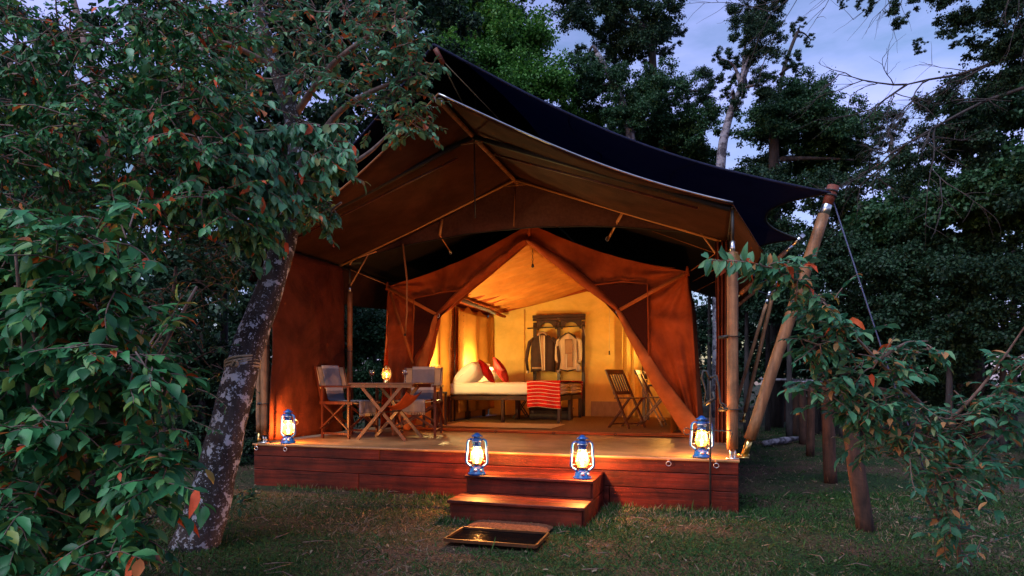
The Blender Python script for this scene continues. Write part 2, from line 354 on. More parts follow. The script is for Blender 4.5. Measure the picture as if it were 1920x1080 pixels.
def leaf_mesh(name, P, D, U, Ln, wid, tint, mt, tpl='B'):
    V, F = {'A': (TA_V, TA_F), 'B': (TB_V, TB_F), 'G': (TG_V, TG_F)}[tpl]
    D, Rr, Uu = frames(D, U); n = len(P); k = len(V)
    Ln = np.broadcast_to(Ln, (n,)); w = np.broadcast_to(wid, (n,))
    pts = P[:, None, :]+Ln[:, None, None]*(V[None, :, 0, None]*D[:, None, :]+(V[None, :, 1, None]*w[:, None, None])*Rr[:, None, :]+V[None, :, 2, None]*Uu[:, None, :])
    fs = (F[None]+(np.arange(n)*k)[:, None, None]).reshape(-1, 3)
    me = bpy.data.meshes.new(name); me.vertices.add(n*k); me.loops.add(len(fs)*3); me.polygons.add(len(fs))
    me.vertices.foreach_set('co', pts.astype(np.float32).ravel()); me.loops.foreach_set('vertex_index', fs.astype(np.int32).ravel())
    me.polygons.foreach_set('loop_start', np.arange(0, len(fs)*3, 3, dtype=np.int32)); me.polygons.foreach_set('use_smooth', np.ones(len(fs), dtype=bool))
    a = me.attributes.new('tint', 'FLOAT', 'POINT'); a.data.foreach_set('value', np.repeat(tint, k).astype(np.float32))
    me.materials.append(M[mt]); me.update(calc_edges=True); me.validate(); return me
def rand_dir(n):
    v = rng.normal(size=(n, 3)); return v/np.linalg.norm(v, axis=1)[:, None]
def sprays(clumps, leaf, droop=.5, twigs=14, per=13, wind=(0, 0, 0), spacing=None):
    """leaf positions along random twigs growing out of each clump centre; returns arrays and twig polylines"""
    Ps, Ds, Us, Ls, tw = [], [], [], [], []
    wind = np.array(wind, float)
    for cl in clumps:
        c, r, k = cl[0], cl[1], cl[2] if len(cl) > 2 else 1
        for _ in range(int(twigs*k)):
            d = rng.normal(size=3); d[2] = d[2]*.6+.1; d /= np.linalg.norm(d)
            ln = r*rng.uniform(.55, 1.25); start = c+rng.normal(size=3)*r*.18
            n = 7; path = [start]; dd = d.copy()
            for i in range(n):
                dd = dd+np.array((0, 0, -.10*droop))+rng.normal(size=3)*.10+wind*.12; dd /= np.linalg.norm(dd); path.append(path[-1]+dd*ln/n)
            path = np.array(path); tw.append(path)
            m = max(4, int(per*rng.uniform(.7, 1.2))); tt = np.linspace(.25, 1, m)*n
            for q, x in enumerate(tt):
                i = min(int(x), n-1); p = path[i]+(path[i+1]-path[i])*(x-i); ax = path[i+1]-path[i]; ax /= np.linalg.norm(ax)
                side = np.cross(ax, (0, 0, 1)); side /= np.linalg.norm(side)+1e-6; sg = 1 if q % 2 else -1
                D = ax*.75+side*sg*rng.uniform(.5, 1.0)+np.array((0, 0, -droop*rng.uniform(.2, 1.1)))+rng.normal(size=3)*.22+wind
                Ps.append(p); Ds.append(D); Us.append((rng.normal()*.45, rng.normal()*.45, 1.0)); Ls.append(leaf*rng.uniform(.42, 1.25))
    return np.array(Ps), np.array(Ds), np.array(Us), np.array(Ls), tw
def twig_mb(tw, r0=.004, seg=3):
    mb = MB()
    for p in tw: mb.tube(p, np.linspace(r0, r0*.4, len(p)), seg, cap=False)
    return mb
def plant_leaves(parent, arr, mt, single, wid=.8, dead=.04, n_single=300, dead_mt='leaf_dead_single', nearest=True):
    """the 300 leaves nearest the camera as objects of their own, the rest joined"""
    P, D, U, Ln, tw = arr
    dist = np.linalg.norm(P-np.array((0, 0, 1.15)), axis=1)
    # project, keep those in frame for the singles
    X = P[:, 0]*CT+P[:, 1]*ST; Z = -P[:, 0]*ST+P[:, 1]*CT
    px = 960+FPX*X/np.maximum(Z, .05); py = 715+(1.15-P[:, 2])*FPX/np.maximum(Z, .05)
    vis = (px > 5) & (px < 1915) & (py > 5) & (py < 1075) & (Z > .5)
    score = np.where(vis, Ln/dist, 0); idx = np.argsort(-score)[:n_single]
    mask = np.ones(len(P), bool); mask[idx] = False
    tint = rng.random(len(P))
    me = leaf_mesh('leaves', P[mask], D[mask], U[mask], Ln[mask], wid*rng.uniform(.75, 1.25, mask.sum()), tint[mask], mt, 'A'); link('leaves', me, parent, tuple(-parent.location), kind='stuff')
    B = np.array(parent.location)
    # shared single-leaf meshes: three bends each in green and dead
    key = (mt, wid)
    V = TA_V.copy()
    gm = []
    for nm, mname, bend, wv in (('g', single, .0, 1.1), ('g', single, -.32, .85), ('g', single, .22, 1.0), ('d', dead_mt, -.5, .75)):
        VV = V.copy(); VV[:, 1] *= wid*wv; VV[:, 1] += .07*wv*np.sin(VV[:, 0]*3); VV[:, 2] += bend*V[:, 0]**2
        if nm == 'd': VV[:, 2] += .15*np.sin(V[:, 1]*9)
        me2 = bpy.data.meshes.new('leaf'); me2.from_pydata(VV.tolist(), [], TA_F.tolist()); me2.materials.append(M[mname])
        me2.polygons.foreach_set('use_smooth', [True]*len(me2.polygons)); me2.update(); gm.append(me2)
    Dn, Rn, Un = frames(D[idx], U[idx])
    from mathutils import Matrix
    for q, i in enumerate(idx):
        me2 = gm[3] if rng.random() < dead else gm[rng.integers(0, 3)]
        o = bpy.data.objects.new('leaf', me2); COL.objects.link(o); o.parent = parent
        l = Ln[i]; a, b, c = Dn[q]*l, Rn[q]*l, Un[q]*l
        o.matrix_local = Matrix(((a[0], b[0], c[0], P[i][0]-B[0]), (a[1], b[1], c[1], P[i][1]-B[1]), (a[2], b[2], c[2], P[i][2]-B[2]), (0, 0, 0, 1)))
def lichen():
    m = mat('lichen_bark', (.018, .013, .013), (.065, .050, .048), .9, (7, 7, 3), bump=1.0, bscale=(38, 38, 20), spec=.25)
    t = m.node_tree; b = [n for n in t.nodes if n.type == 'BSDF_PRINCIPLED'][0]; old = b.inputs['Base Color'].links[0].from_socket
    tc = N(t, 'ShaderNodeTexCoord')
    def patch(scale, lo, hi):
        n = N(t, 'ShaderNodeTexNoise'); n.inputs['Scale'].default_value = scale; n.inputs['Detail'].default_value = 4; n.inputs['Roughness'].default_value = .7
        t.links.new(tc.outputs['Object'], n.inputs[0]); r = N(t, 'ShaderNodeValToRGB'); r.color_ramp.elements[0].position = lo; r.color_ramp.elements[1].position = hi
        t.links.new(n.outputs[0], r.inputs[0]); return r.outputs[0]
    a = patch(13, .555, .585); c = patch(55, .60, .64)
    mx = N(t, 'ShaderNodeMath', operation='MAXIMUM'); t.links.new(a, mx.inputs[0]); t.links.new(c, mx.inputs[1])
    mm = N(t, 'ShaderNodeMix', data_type='RGBA'); t.links.new(mx.outputs[0], mm.inputs[0]); t.links.new(old, mm.inputs[6]); mm.inputs[7].default_value = (.34, .35, .40, 1)
    t.links.new(mm.outputs[2], b.inputs['Base Color'])
lichen()
# ================================================================== GROUND
def ground_h(x, y):
    h = .05*nz3(x*.35, y*.35, 3)+.018*nz3(x*2.1, y*2.1, 7)
    if -5.2 < x < .7 and 3.9 < y < 13: h *= .3
    return h-.01
def ground():
    xs = np.concatenate([np.linspace(-150, -12, 12), np.linspace(-10, 10, 101), np.linspace(12, 150, 12)])
    ys = np.concatenate([np.linspace(-60, -4, 6), np.linspace(-2, 24, 131), np.linspace(27, 200, 14)])
    v = [(x, y, ground_h(x, y)) for y in ys for x in xs]; nx = len(xs)
    f = [(j*nx+i, j*nx+i+1, (j+1)*nx+i+1, (j+1)*nx+i) for j in range(len(ys)-1) for i in range(nx-1)]
    mb = MB(); mb.add(v, f)
    m = bpy.data.materials.new('soil'); m.use_nodes = True; t = m.node_tree; b = t.nodes['Principled BSDF']; b.inputs['Roughness'].default_value = .95
    b.inputs['Specular IOR Level'].default_value = .15
    tc = N(t, 'ShaderNodeTexCoord'); n1 = N(t, 'ShaderNodeTexNoise'); n1.inputs['Scale'].default_value = .9; n1.inputs['Detail'].default_value = 6
    n2 = N(t, 'ShaderNodeTexNoise'); n2.inputs['Scale'].default_value = 55; n2.inputs['Detail'].default_value = 6
    t.links.new(tc.outputs['Object'], n1.inputs[0]); t.links.new(tc.outputs['Object'], n2.inputs[0])
    r1 = N(t, 'ShaderNodeValToRGB'); e = r1.color_ramp.elements; e[0].position = .42; e[1].position = .6
    e[0].color = (.016, .034, .012, 1); e[1].color = (.065, .040, .028, 1)
    r2 = N(t, 'ShaderNodeValToRGB'); e = r2.color_ramp.elements; e[0].position = .4; e[1].position = .72; e[0].color = (.35, .35, .35, 1); e[1].color = (2.0, 1.9, 1.8, 1)
    mm = N(t, 'ShaderNodeMix', data_type='RGBA', blend_type='MULTIPLY'); mm.inputs[0].default_value = 1
    t.links.new(n1.outputs[0], r1.inputs[0]); t.links.new(n2.outputs[0], r2.inputs[0]); t.links.new(r1.outputs[0], mm.inputs[6]); t.links.new(r2.outputs[0], mm.inputs[7])
    t.links.new(mm.outputs[2], b.inputs['Base Color'])
    bp = N(t, 'ShaderNodeBump'); bp.inputs['Strength'].default_value = .8; bp.inputs['Distance'].default_value = .02
    t.links.new(n2.outputs[0], bp.inputs['Height']); t.links.new(bp.outputs[0], b.inputs['Normal'])
    return mb.obj('ground', m, kind='structure')
ground()
def inside_built(x, y):
    return ((x > -4.95) & (x < .26) & (y > 5.90) & (y < 12.8)) | ((x > -2.12) & (x < -.93) & (y > 4.92) & (y < 6)) | ((x > -1.85) & (x < -1.12) & (y > 4.14) & (y < 4.86))
def grass():
    P = []
    for n, z0, z1, wx in ((150000, 2.2, 6.5, 1.0), (70000, 6.5, 16, 1.0)):
        Z = np.sqrt(rng.uniform(z0**2, z1**2, n)); X = Z*rng.uniform(-.95, .95, n)
        P.append(np.stack([X*CT-Z*ST, X*ST+Z*CT, Z], 1))
    P = np.concatenate(P); Z = P[:, 2].copy()
    keep = ~inside_built(P[:, 0], P[:, 1])
    pat = np.array([nz3(x*1.3, y*1.3, 0)+.5*nz3(x*5, y*5, 4) for x, y in P[:, :2]])
    dry = np.array([nz3(x*.8+9, y*.8, 2) for x, y in P[:, :2]])
    edge = (P[:, 0] > -4.9) & (P[:, 0] < -2.2) & (P[:, 1] > 4.3) & (P[:, 1] < 5.9)
    keep &= (rng.random(len(P)) < np.where(edge, .35, np.clip(.75+pat*.9, .25, 1)))
    P = P[keep]; Z = Z[keep]; dry = dry[keep]; edge = edge[keep]
    P[:, 2] = [ground_h(x, y) for x, y in P[:, :2]]
    n = len(P); D = rng.normal(size=(n, 3)); D[:, 2] = np.abs(rng.normal(size=n))*.8+.15
    tall = rng.random(n) < .03
    Ln = rng.uniform(.018, .042, n)*(1+Z*.06)*np.where(tall, 2.0, 1)
    tint = rng.random(n)*.72; straw = rng.random(n) < np.clip(.12+dry*.5+edge*.35, .03, .8); tint[straw] = rng.uniform(.78, 1, straw.sum())
    U = rng.normal(size=(n, 3))
    link('grass', leaf_mesh('grass', P, D, U, Ln, rng.uniform(1.0, 1.9, n), tint, 'grass_blade', 'G'), kind='stuff')
grass()
def litter():
    n = 1500; Z = np.sqrt(rng.uniform(2.4**2, 13**2, n)); X = Z*rng.uniform(-.9, .9, n)
    P = np.stack([X*CT-Z*ST, X*ST+Z*CT, Z*0], 1); P = P[~inside_built(P[:, 0], P[:, 1])]; n = len(P)
    P[:, 2] = [ground_h(x, y)+.022 for x, y in P[:, :2]]
    D = rng.normal(size=(n, 3)); D[:, 2] *= .25; U = np.array((0, 0, 1.))+rng.normal(size=(n, 3))*.3
    o = link('fallen_leaves', leaf_mesh('fallen_leaves', P, D, U, rng.uniform(.015, .045, n), .8, rng.uniform(.9, 1, n), 'grass_blade', 'A'), kind='stuff')
litter()

tw_ = MB()
for k in range(130):
    Z = random.uniform(3, 9); X = Z*random.uniform(-.55, .8); x, y = X*CT-Z*ST, X*ST+Z*CT
    if inside_built(np.array(x), np.array(y)): continue
    a = random.uniform(0, pi); l = random.uniform(.05, .22); h = ground_h(x, y)+.022
    tw_.tube([(x, y, h), (x+cos(a)*l*.5, y+sin(a)*l*.5, h+.012), (x+cos(a+.3)*l, y+sin(a+.3)*l, h)], [.004, .003, .0015], 4)
tw_.obj('fallen_twigs', M['twig'], kind='stuff')
# taller tufts where the mower cannot reach, along the deck foot
def tufts():
    n = 2600; t = rng.random(n); P = np.zeros((n, 3)); P[:, 0] = -4.9+5.3*t; P[:, 1] = 5.88-np.abs(rng.normal(size=n))*.13
    st = (P[:, 0] > -2.2) & (P[:, 0] < -.88); P[st, 1] = 4.86-np.abs(rng.normal(size=st.sum()))*.05
    side = rng.random(n) < .18; P[side, 0] = -.90+np.abs(rng.normal(size=side.sum()))*.07; P[side, 1] = rng.uniform(4.9, 5.85, side.sum())
    dens = np.array([nz3(x*2.2, y, 11) for x, y in P[:, :2]]); P = P[(dens > -.12) & ~inside_built(P[:, 0], P[:, 1])]; n = len(P); P[:, 2] = [ground_h(x, y) for x, y in P[:, :2]]
    D = rng.normal(size=(n, 3))*.5; D[:, 2] = 1; tint = rng.random(n)*.74; s = rng.random(n) < .2; tint[s] = rng.uniform(.8, 1, s.sum())
    link('grass_tufts', leaf_mesh('grass_tufts', P, D, rng.normal(size=(n, 3)), rng.uniform(.025, .085, n), .9, tint, 'grass_blade', 'G'), kind='stuff')
tufts()

# ================================================================== TIMBER DECK
DZ = .46; DXL, DXR, DY = -4.88, .24, 5.92
deck = empty('timber_deck', (-2.3, DY, 0), 0, 'long low deck of red brown boards under a tan sheet, carrying the tent', 'deck')
DO = np.array((-2.3, DY, 0))
for r, (z0, z1) in enumerate(((.325, .445), (.175, .319), (-.03, .169))):
    cuts = [[-4.88, -3.30, -1.2, .24], [-4.88, -2.3, .24], [-4.88, -3.55, -.9, .24]][r]
    for a, b in zip(cuts, cuts[1:]):
        MB().box((0, 0, 0), (b-a-.006, .028, z1-z0), bev=.004).obj('plank', M['deck_wood'], deck, ((a+b)/2+2.3, .014+.002*r, (z0+z1)/2), (0, 0, random.uniform(-.0006, .0006)), smooth=False)
for x in (DXL+.012, DXR-.012):
    for r, (z0, z1) in enumerate(((.325, .445), (.175, .319), (-.03, .169))):
        MB().box((0, 0, 0), (.024, 6.8, z1-z0), bev=.004).obj('plank', M['deck_wood'], deck, (x+2.3, 3.43, (z0+z1)/2), smooth=False)
MB().box((0, 3.43, .436), (5.06, 6.8, .016)).obj('platform_top', M['deck_wood'], deck, smooth=False)
def gs(u, v):
    x = (DXL-.005)+(DXR-DXL+.01)*u-DO[0]; y = v*6.8-.006
    z = DZ-.004+.004*nz3(x*3, y*2, 1)+(.006*max(0, nz3(x*1.4, y*5, 5)))
    return (x, y, z)
g = MB().grid(gs, 120, 90)
g.obj('groundsheet', M['groundsheet'], deck)
g = MB().grid(lambda u, v: ((DXL-.006)+(DXR-DXL+.012)*u+2.3, -.010-.004*sin(v*3), DZ-.002-v*(.022+.004*nz3(u*9, 0, 0))), 60, 3)
g.obj('sheet_hem', M['groundsheet'], deck)
for x, y in ((-.36, 5.90), (.05, 5.90), (-4.45, 5.90), (-4.83, 5.90)):
    ring = MB().tube([(.022*cos(a), 0, .020*sin(a)) for a in np.linspace(0, 2*pi, 15)[:-1]], .0035, 6, closed=True)
    o = ring.obj('ring', M['steel'], deck, (x+2.3, -.020, .405))
    MB().box((0, 0, .03), (.022, .004, .03)).obj('ring_tab', M['webbing'], o)

# ------------------------------------------------------------------ STEPS
steps = empty('wooden_steps', (-1.53, 4.93, 0), 0, 'two red brown wooden steps up to the deck, two lanterns on the top tread', 'steps')
def spl(name, c, d, rz=0): MB().box((0, 0, 0), d, bev=.005).obj(name, M['step_wood'], steps, (c[0]+1.53, c[1]-4.93, c[2]), (0, 0, rz), smooth=False)
for (x0, x1, y, z0, z1) in ((-2.09, -.97, 4.96, -.02, .126), (-2.09, -.97, 5.36, .153, .280)):
    spl('riser', ((x0+x1)/2, y, (z0+z1)/2), (x1-x0, .026, z1-z0))
for y0, y1, z in ((4.925, 5.135, .153), (5.141, 5.347, .153), (5.325, 5.60, .307), (5.606, 5.915, .307)):
    spl('tread', (-1.53, (y0+y1)/2, z-.013), (1.17, y1-y0, .027), random.uniform(-.002, .002))
for x in (-2.09, -.97):
    sx = 1 if x < -1.5 else -1
    spl('side_board', (x-sx*.004, 5.445, .052), (.026, .94, .144))
    spl('side_board', (x-sx*.004, 5.64, .207), (.026, .55, .144))
# ------------------------------------------------------------------ BOOT TRAY and MAT on the ground
tray = empty('foot_tray', (-1.47, 4.35, .01), R(1), 'flat copper edged tray of dark water lying in the grass before the steps', 'tray')
fr = MB()
for a, b in (((-.335, -.19), (.335, -.19)), ((.335, -.19), (.335, .19)), ((.335, .19), (-.335, .19)), ((-.335, .19), (-.335, -.19))):
    fr.bar((*a, .016), (*b, .016), .014, .022)
fr.obj('rim', M['tray_metal'], tray, smooth=False)
MB().grid(lambda u, v: (-.33+.66*u, -.185+.37*v, .012), 20, 12).obj('water', M['water'], tray)
def coir(u, v): return (-.33+.66*u+.006*nz3(v*9, u, 0), -.13+.26*v, .03+.008*nz3(u*40, v*30, 0)-.02*(abs(2*u-1)**8))
cm = MB().grid(coir, 70, 30).obj('door_mat', M['coir'], None, (-1.50, 4.71, 0)); tag(cm, 'dark brown coir mat lying in the grass between the bottom step and the tray', 'mat')

# ================================================================== FLY TENT FRAME
RX = -2.29                      # ridge x
ZR, ZE = 3.68, 2.72             # ridge and eave height
XR, XL = .19, -4.79             # front pole positions
YA, YB = 5.98, 7.45
fly = empty('verandah_fly', (RX, YA, DZ), 0, 'brown canvas fly roof with its side walls stretched on poles over the deck', 'tent fly')
FO = np.array((RX, YA, DZ))
def fobj(mb, name, m, **k): return mb.obj(name, M[m], fly, tuple(-FO), **k)
def roof_z(x, y, sag=.07):
    t = abs(x-RX)/((XR-RX) if x > RX else (RX-XL)); t = min(t, 1.12)
    return ZR+(ZE-ZR)*t-sag*sin(pi*min(t, 1))*(.6+.4*sin(y*1.2))
def roof_sheet(side, y_front, y0, y1, nu=46, nv=16):
    X1 = XR if side > 0 else XL
    def fn(u, v):
        x = RX+(X1-RX)*u; ya = y_front(u) if y_front else y0
        y = ya+(y1-ya)*v
        return (x, y, roof_z(x, y)+.008*nz3(x*2, y*2, side)+.02*max(0, 1-abs(v-0)*8)*nz3(x*3, 0, 2))
    return MB().grid(fn, nu, nv)
yf = lambda u: 5.16+(YA-.05-5.16)*(1-(1-u)**1.6)
for sd_ in (1, -1): thick(fobj(roof_sheet(sd_, yf, YA, YB+.10), 'roof_panel', 'fly_canvas'), .004)
for sd_ in (1, -1): thick(fobj(roof_sheet(sd_, None, YB+.10, 12.7, 30, 30), 'rear_roof_panel', 'rear_canvas'), .004)
# pale hem rope along the front edge
for sd_ in (1, -1):
    X1 = XR if sd_ > 0 else XL; pts = []
    for u in np.linspace(0, 1, 30):
        x = RX+(X1-RX)*u; y = yf(u); pts.append((x, y-.004, roof_z(x, y)+.010))
    fobj(MB().tube(pts, .009, 6), 'hem_cord', 'steel' if sd_ > 0 else 'webbing')
# eave flaps hanging outwards
def flap(side, y0, y1, drop=.42, out=.26):
    X1 = XR if side > 0 else XL
    return MB().grid(lambda u, v: (X1+side*(out*u+.02*nz3(v*6, u*2, 1)*u), y0+(y1-y0)*v+(.10*u if v < .01 else 0), roof_z(X1, y0)-drop*u+.03*sin(v*14)*u), 8, 60)
for sd_ in (1, -1): thick(fobj(flap(sd_, YA-.03, 12.6), 'eave_flap', 'fly_canvas'), .004)
# frame A and B rafters, ridge pole, legs
def rafters(y, r, m, nm='rafter', knee=True):
    for X1 in (XR, XL):
        s = 1 if X1 > RX else -1
        pts = [(RX, y, ZR-.06), (RX+(X1-RX)*.5, y, (ZR+ZE)/2-.055), (X1-s*.02, y, ZE-.03)]
        fobj(MB().tube(pts, r, 8), nm, m)
rafters(YA+.02, .026, 'black_strap', 'sleeved_rafter'); rafters(YB, .013, 'rafter_tan')
for X1 in (XR, XL):
    s = 1 if X1 > RX else -1
    fobj(MB().tube([(RX+s*.2, YA+.10, ZR-.23), (X1-s*.3, YA+.10, ZE+.02)], .012, 6), 'purlin', 'furn_wood')
fobj(MB().tube([(RX, 5.20, ZR-.045), (RX, 8.0, ZR-.07), (RX, 12.5, ZR-.07)], .024, 10), 'ridge_pole', 'pole_wood')
fobj(MB().tube([(RX, 5.17, ZR-.045), (RX, 5.21, ZR-.045)], .030, 10), 'ridge_cap', 'steel')
fobj(MB().tube([(RX-.16, YB, ZR-.125), (RX+.16, YB, ZR-.125)], .008, 6), 'collar_tie', 'pole_wood')
fobj(MB().tube([(RX-.12, YA, ZR-.13), (RX+.12, YA, ZR-.13)], .008, 6), 'collar_tie', 'pole_wood')
fobj(MB().bar((RX+.02, YA+.01, ZR-.08), (RX+.03, YA+.01, 2.80), .028, .004), 'hanging_strap', 'black_strap')
fobj(MB().bar((RX, YB+.02, ZR-.10), (RX-.02, YB+.02, 3.06), .030, .004), 'hanging_strap', 'webbing')
# knee braces at B
for X1, s in ((XR, 1), (-4.62, -1)):
    fobj(MB().tube([(X1, YB, 2.38), (X1-s*.30, YB, 2.83)], .010, 6), 'knee_brace', 'rafter_tan')
# eave rails between frames
for X1 in (XR, XL):
    fobj(MB().tube([(X1, YA, ZE-.02), (X1, YB, ZE-.02), (X1, 12.5, ZE-.02)], .014, 6), 'eave_rail', 'iron')
# gauze gable behind frame B with an arched lower hem
def gable(u, v):
    x = -4.75+(XR+.06+4.75)*u
    top = roof_z(x, 7.52)-.01; arch = 2.70+.34*sin(pi*(u*.98+.01))**.75
    b = min(arch, top-.005); z = top+(b-top)*v
    return (x, 7.53+.015*sin(x*7)*v+.02*v*nz3(x*3, z, 0), z)
fobj(MB().grid(gable, 90, 14), 'gable_gauze', 'gauze')
fobj(MB().tube([(lambda p: (p[0], p[1]-.004, p[2]))(gable(u, 1)) for u in np.linspace(0, 1, 60)], .007, 5), 'gable_hem', 'black_strap')
# left side wall between A and B, and the gathered wall at the right rear leg
def lwall(u, v):
    y = YA-.02+(YB-YA+.02)*u; z = DZ+.02+(ZE-.06-DZ)*v
    return (-4.72+.010*sin(u*13+v*2)*(.4+.6*(1-v))+.035*nz3(u*3, v*3, 0)+.012*nz3(u*9, v*7, 3)+.04*sin(v*pi), y, z)
thick(fobj(MB().grid(lwall, 80, 30), 'side_wall', 'side_canvas'), .004)
def gather(u, v):
    a = u*6*pi; w = .065*(.75+.25*abs(2*v-1)); x = .115+w*(2*u-1); z = DZ+.02+v*2.2
    return (x, 7.30+.030*sin(a)+.012*nz3(u*4, v*5, 3), z)
thick(fobj(MB().grid(gather, 60, 26), 'gathered_wall', 'side_canvas'), .004)
def leg(x, y, top, zt, r=.049, straps=True):
    p = MB(); n = 14; zs = np.linspace(DZ+.085, top, n)
    p.tube([(x+.004*nz3(z*2, x, 0), y, z) for z in zs], [r*(1+.04*nz3(z*1.5, 2, x)) for z in zs], 16)
    o = fobj(p, 'leg', 'pole_wood')
    f = MB(); f.tube([(x-.014, y, DZ), (x-.014, y, DZ+.09)], .015, 10); f.tube([(x+.018, y, DZ), (x+.018, y, DZ+.09)], .012, 10); f.box((x, y, DZ+.004), (.11, .10, .008))
    fobj(f, 'leg_foot', 'steel')
    t = MB(); t.tube([(x, y, top-.01), (x, y, top+.10)], .024, 12); fobj(t, 'leg_collar', 'steel')
    fobj(MB().tube([(x, y, top+.09), (x, y, zt)], .015, 10), 'upright', 'iron')
    if straps:
        for z in (1.55, .90):
            s_ = MB(); s_.tube([(x+(r+.004)*cos(a), y+(r+.004)*sin(a), z) for a in np.linspace(0, 2*pi, 19)[:-1]], .016, 6, closed=True, flat=.22)
            s_.bar((x-r*.8, y-r*.5, z), (x-.12, y+.02, z-.006), .004, .030)
            fobj(s_, 'strap', 'black_strap')
leg(XR, YA+.02, 2.30, ZE-.02); leg(XL, YA+.02, 2.30, ZE-.02)
leg(.20, YB, 2.32, ZE-.02, .04, False); leg(-4.60, YB, 2.34, ZE-.02, .036)
# eave post of frame B at left swings in to the rafter
fobj(MB().tube([(-4.60, YB, 2.70), (-4.55, YB, 2.78), (-4.2, YB, 2.86)], .011, 6), 'bent_tube', 'rafter_tan')
# webbing straps from rafter B down to the inner tent
def buckle(p): return MB().tube([(p[0]+.02*cos(a), p[1], p[2]+.028*sin(a)) for a in np.linspace(0, 2*pi, 13)[:-1]], .004, 5, closed=True)
for a, b in (((-3.27, YB+.02, 3.22), (-3.38, 8.03, 2.90)), ((-.94, YB+.02, 3.19), (-1.24, 8.03, 2.94))):
    mid = (a[0]+(b[0]-a[0])*.35, 7.485, 3.02); st = MB().bar(a, mid, .034, .004, (0, 1, 0)); st.bar(mid, b, .034, .004, (0, 1, 0)); fobj(st, 'tie_strap', 'rafter_tan'); fobj(buckle((b[0], b[1]-.02, b[2]+.01)), 'buckle', 'steel')
fobj(MB().tube([(-3.82, YB+.01, 2.94), (-3.83, 7.6, 2.5), (-3.84, 7.62, 2.08), (-3.93, 7.75, 1.80)], .013, 6), 'hanging_rope', 'webbing')
fobj(MB().lathe([(0, -.02), (.018, -.012), (.018, .012), (0, .02)], (-3.94, 7.76, 1.78), 12), 'toggle', 'trunk_black')
# guy lines of the inner tent up to the eaves
for a, b in (((-.24, 8.1, 2.50), (.16, 7.5, 2.66)), ((-.22, 8.6, 2.45), (.2, 8.3, 2.62)), ((-.22, 9.4, 2.42), (.2, 9.2, 2.60)), ((-4.38, 8.08, 2.52), (-4.70, 7.6, 2.68)), ((-4.4, 8.6, 2.5), (-4.76, 8.2, 2.68))):
    fobj(MB().tube([a, b], .006, 5), 'guy_line', 'webbing')
fobj(MB().tube([(-1.0, 8.3, 3.2), (.15, 7.5, 2.55)], .003, 4), 'guy_line', 'webbing')

# ================================================================== INNER TENT
tent = empty('safari_tent', (-2.3, 8.09, DZ), 0, 'rust coloured canvas safari tent with its front flaps tied open, lit yellow inside', 'tent')
TO = np.array((-2.3, 8.09, DZ))
def tobj(mb, name, m, **k): return mb.obj(name, M[m], tent, tuple(-TO), **k)
TY, TB = 8.09, 12.3
def poly_pt(pl, t):
    P = np.array(pl, float); d = np.concatenate([[0], np.cumsum(np.linalg.norm(np.diff(P, axis=0), axis=1))]); d /= d[-1]
    return np.array([np.interp(t, d, P[:, k]) for k in range(P.shape[1])])
def poly_par(pl, ts, t):
    P = np.array(pl, float); return np.array([np.interp(t, ts, P[:, k]) for k in range(P.shape[1])])
# right half: inner (opening) edge and outer edge in x,z with matching parameters
ts = [0, .42, .55, .78, 1]
R_in = [(-2.30, 2.98), (-1.13, 2.04), (-.98, 1.72), (-.66, 1.10), (-.28, .50)]
R_out = [(-2.28, 3.23), (-.27, 2.50), (-.22, 2.10), (-.17, 1.3), (-.13, .47)]
L_in = [(-2.30, 2.98), (-3.56, 2.05), (-3.65, 1.72), (-3.78, 1.25), (-4.02, .47)]
L_out = [(-2.28, 3.23), (-4.37, 2.50), (-4.38, 2.10), (-4.36, 1.3), (-4.30, .47)]
# roofline control: the eave edge sags between ridge and shoulder
def front_half(inn, outt, side):
    def fn(u, v):
        # v along, u across; outer top edge runs ridge -> shoulder by v=.42
        a = poly_par(inn, ts, v); b = poly_par(outt, ts, v)
        if v < .42: b[1] -= .085*sin(pi*v/.42)
        p = a+(b-a)*u
        wr = .055*nz3(p[0]*2.2, p[1]*2.2, side*3)+.022*sin(p[0]*9*side+p[1]*5+3*nz3(p[0], p[1], 1))*(.3+u*(1-u)*2)
        if v > .5: wr += (.045*sin(u*15+v*2)+.022*sin(u*37-v*5))*(v-.5)*2
        tx, tz = (-1.12, 2.02) if side > 0 else (-3.56, 2.04); dx_, dz_ = p[0]-tx, p[1]-tz; dd_ = math.hypot(dx_, dz_)
        wr += .040*sin(13*math.atan2(dz_, dx_*side)+dd_*1.5)*math.exp(-dd_/.8)*min(1, dd_*5)
        sx_, sz_ = (-.27, 2.5) if side > 0 else (-4.37, 2.5); d2_ = math.hypot(p[0]-sx_, p[1]-sz_)
        wr += .034*sin(17*math.atan2(p[1]-sz_, (p[0]-sx_)*side)+d2_)*math.exp(-d2_/.9)*min(1, d2_*5)
        fold = .02*max(0, 1-u*5)
        return (p[0], TY+wr+fold, p[1])
    return MB().grid(fn, 46, 110)
for inn, outt, s in ((R_in, R_out, 1), (L_in, L_out, -1)):
    thick(tobj(front_half(inn, outt, s), 'front_wall', 'rust_canvas'), .004)
# dark insect mesh windows set proud of the front wall beside the opening
def panel(quad, m, name, y, n=24, amp=.008, sd_=0):
    q = np.array(quad, float)
    def fn(u, v):
        p = (1-u)*(1-v)*q[0]+u*(1-v)*q[1]+u*v*q[2]+(1-u)*v*q[3]
        return (p[0], y+amp*nz3(p[0]*6, p[1]*6, sd_)-.006, p[1])
    return MB().grid(fn, n, n)
tobj(panel([(-1.48, 2.37), (-.74, 2.35), (-.745, 1.40), (-1.12, 1.97)], 'window_mesh', 'w', TY-.085), 'mesh_window', 'window_mesh')
tobj(panel([(-3.14, 2.38), (-3.92, 2.30), (-3.93, 1.46), (-3.56, 2.0)], 'window_mesh', 'w', TY-.085), 'mesh_window', 'window_mesh')
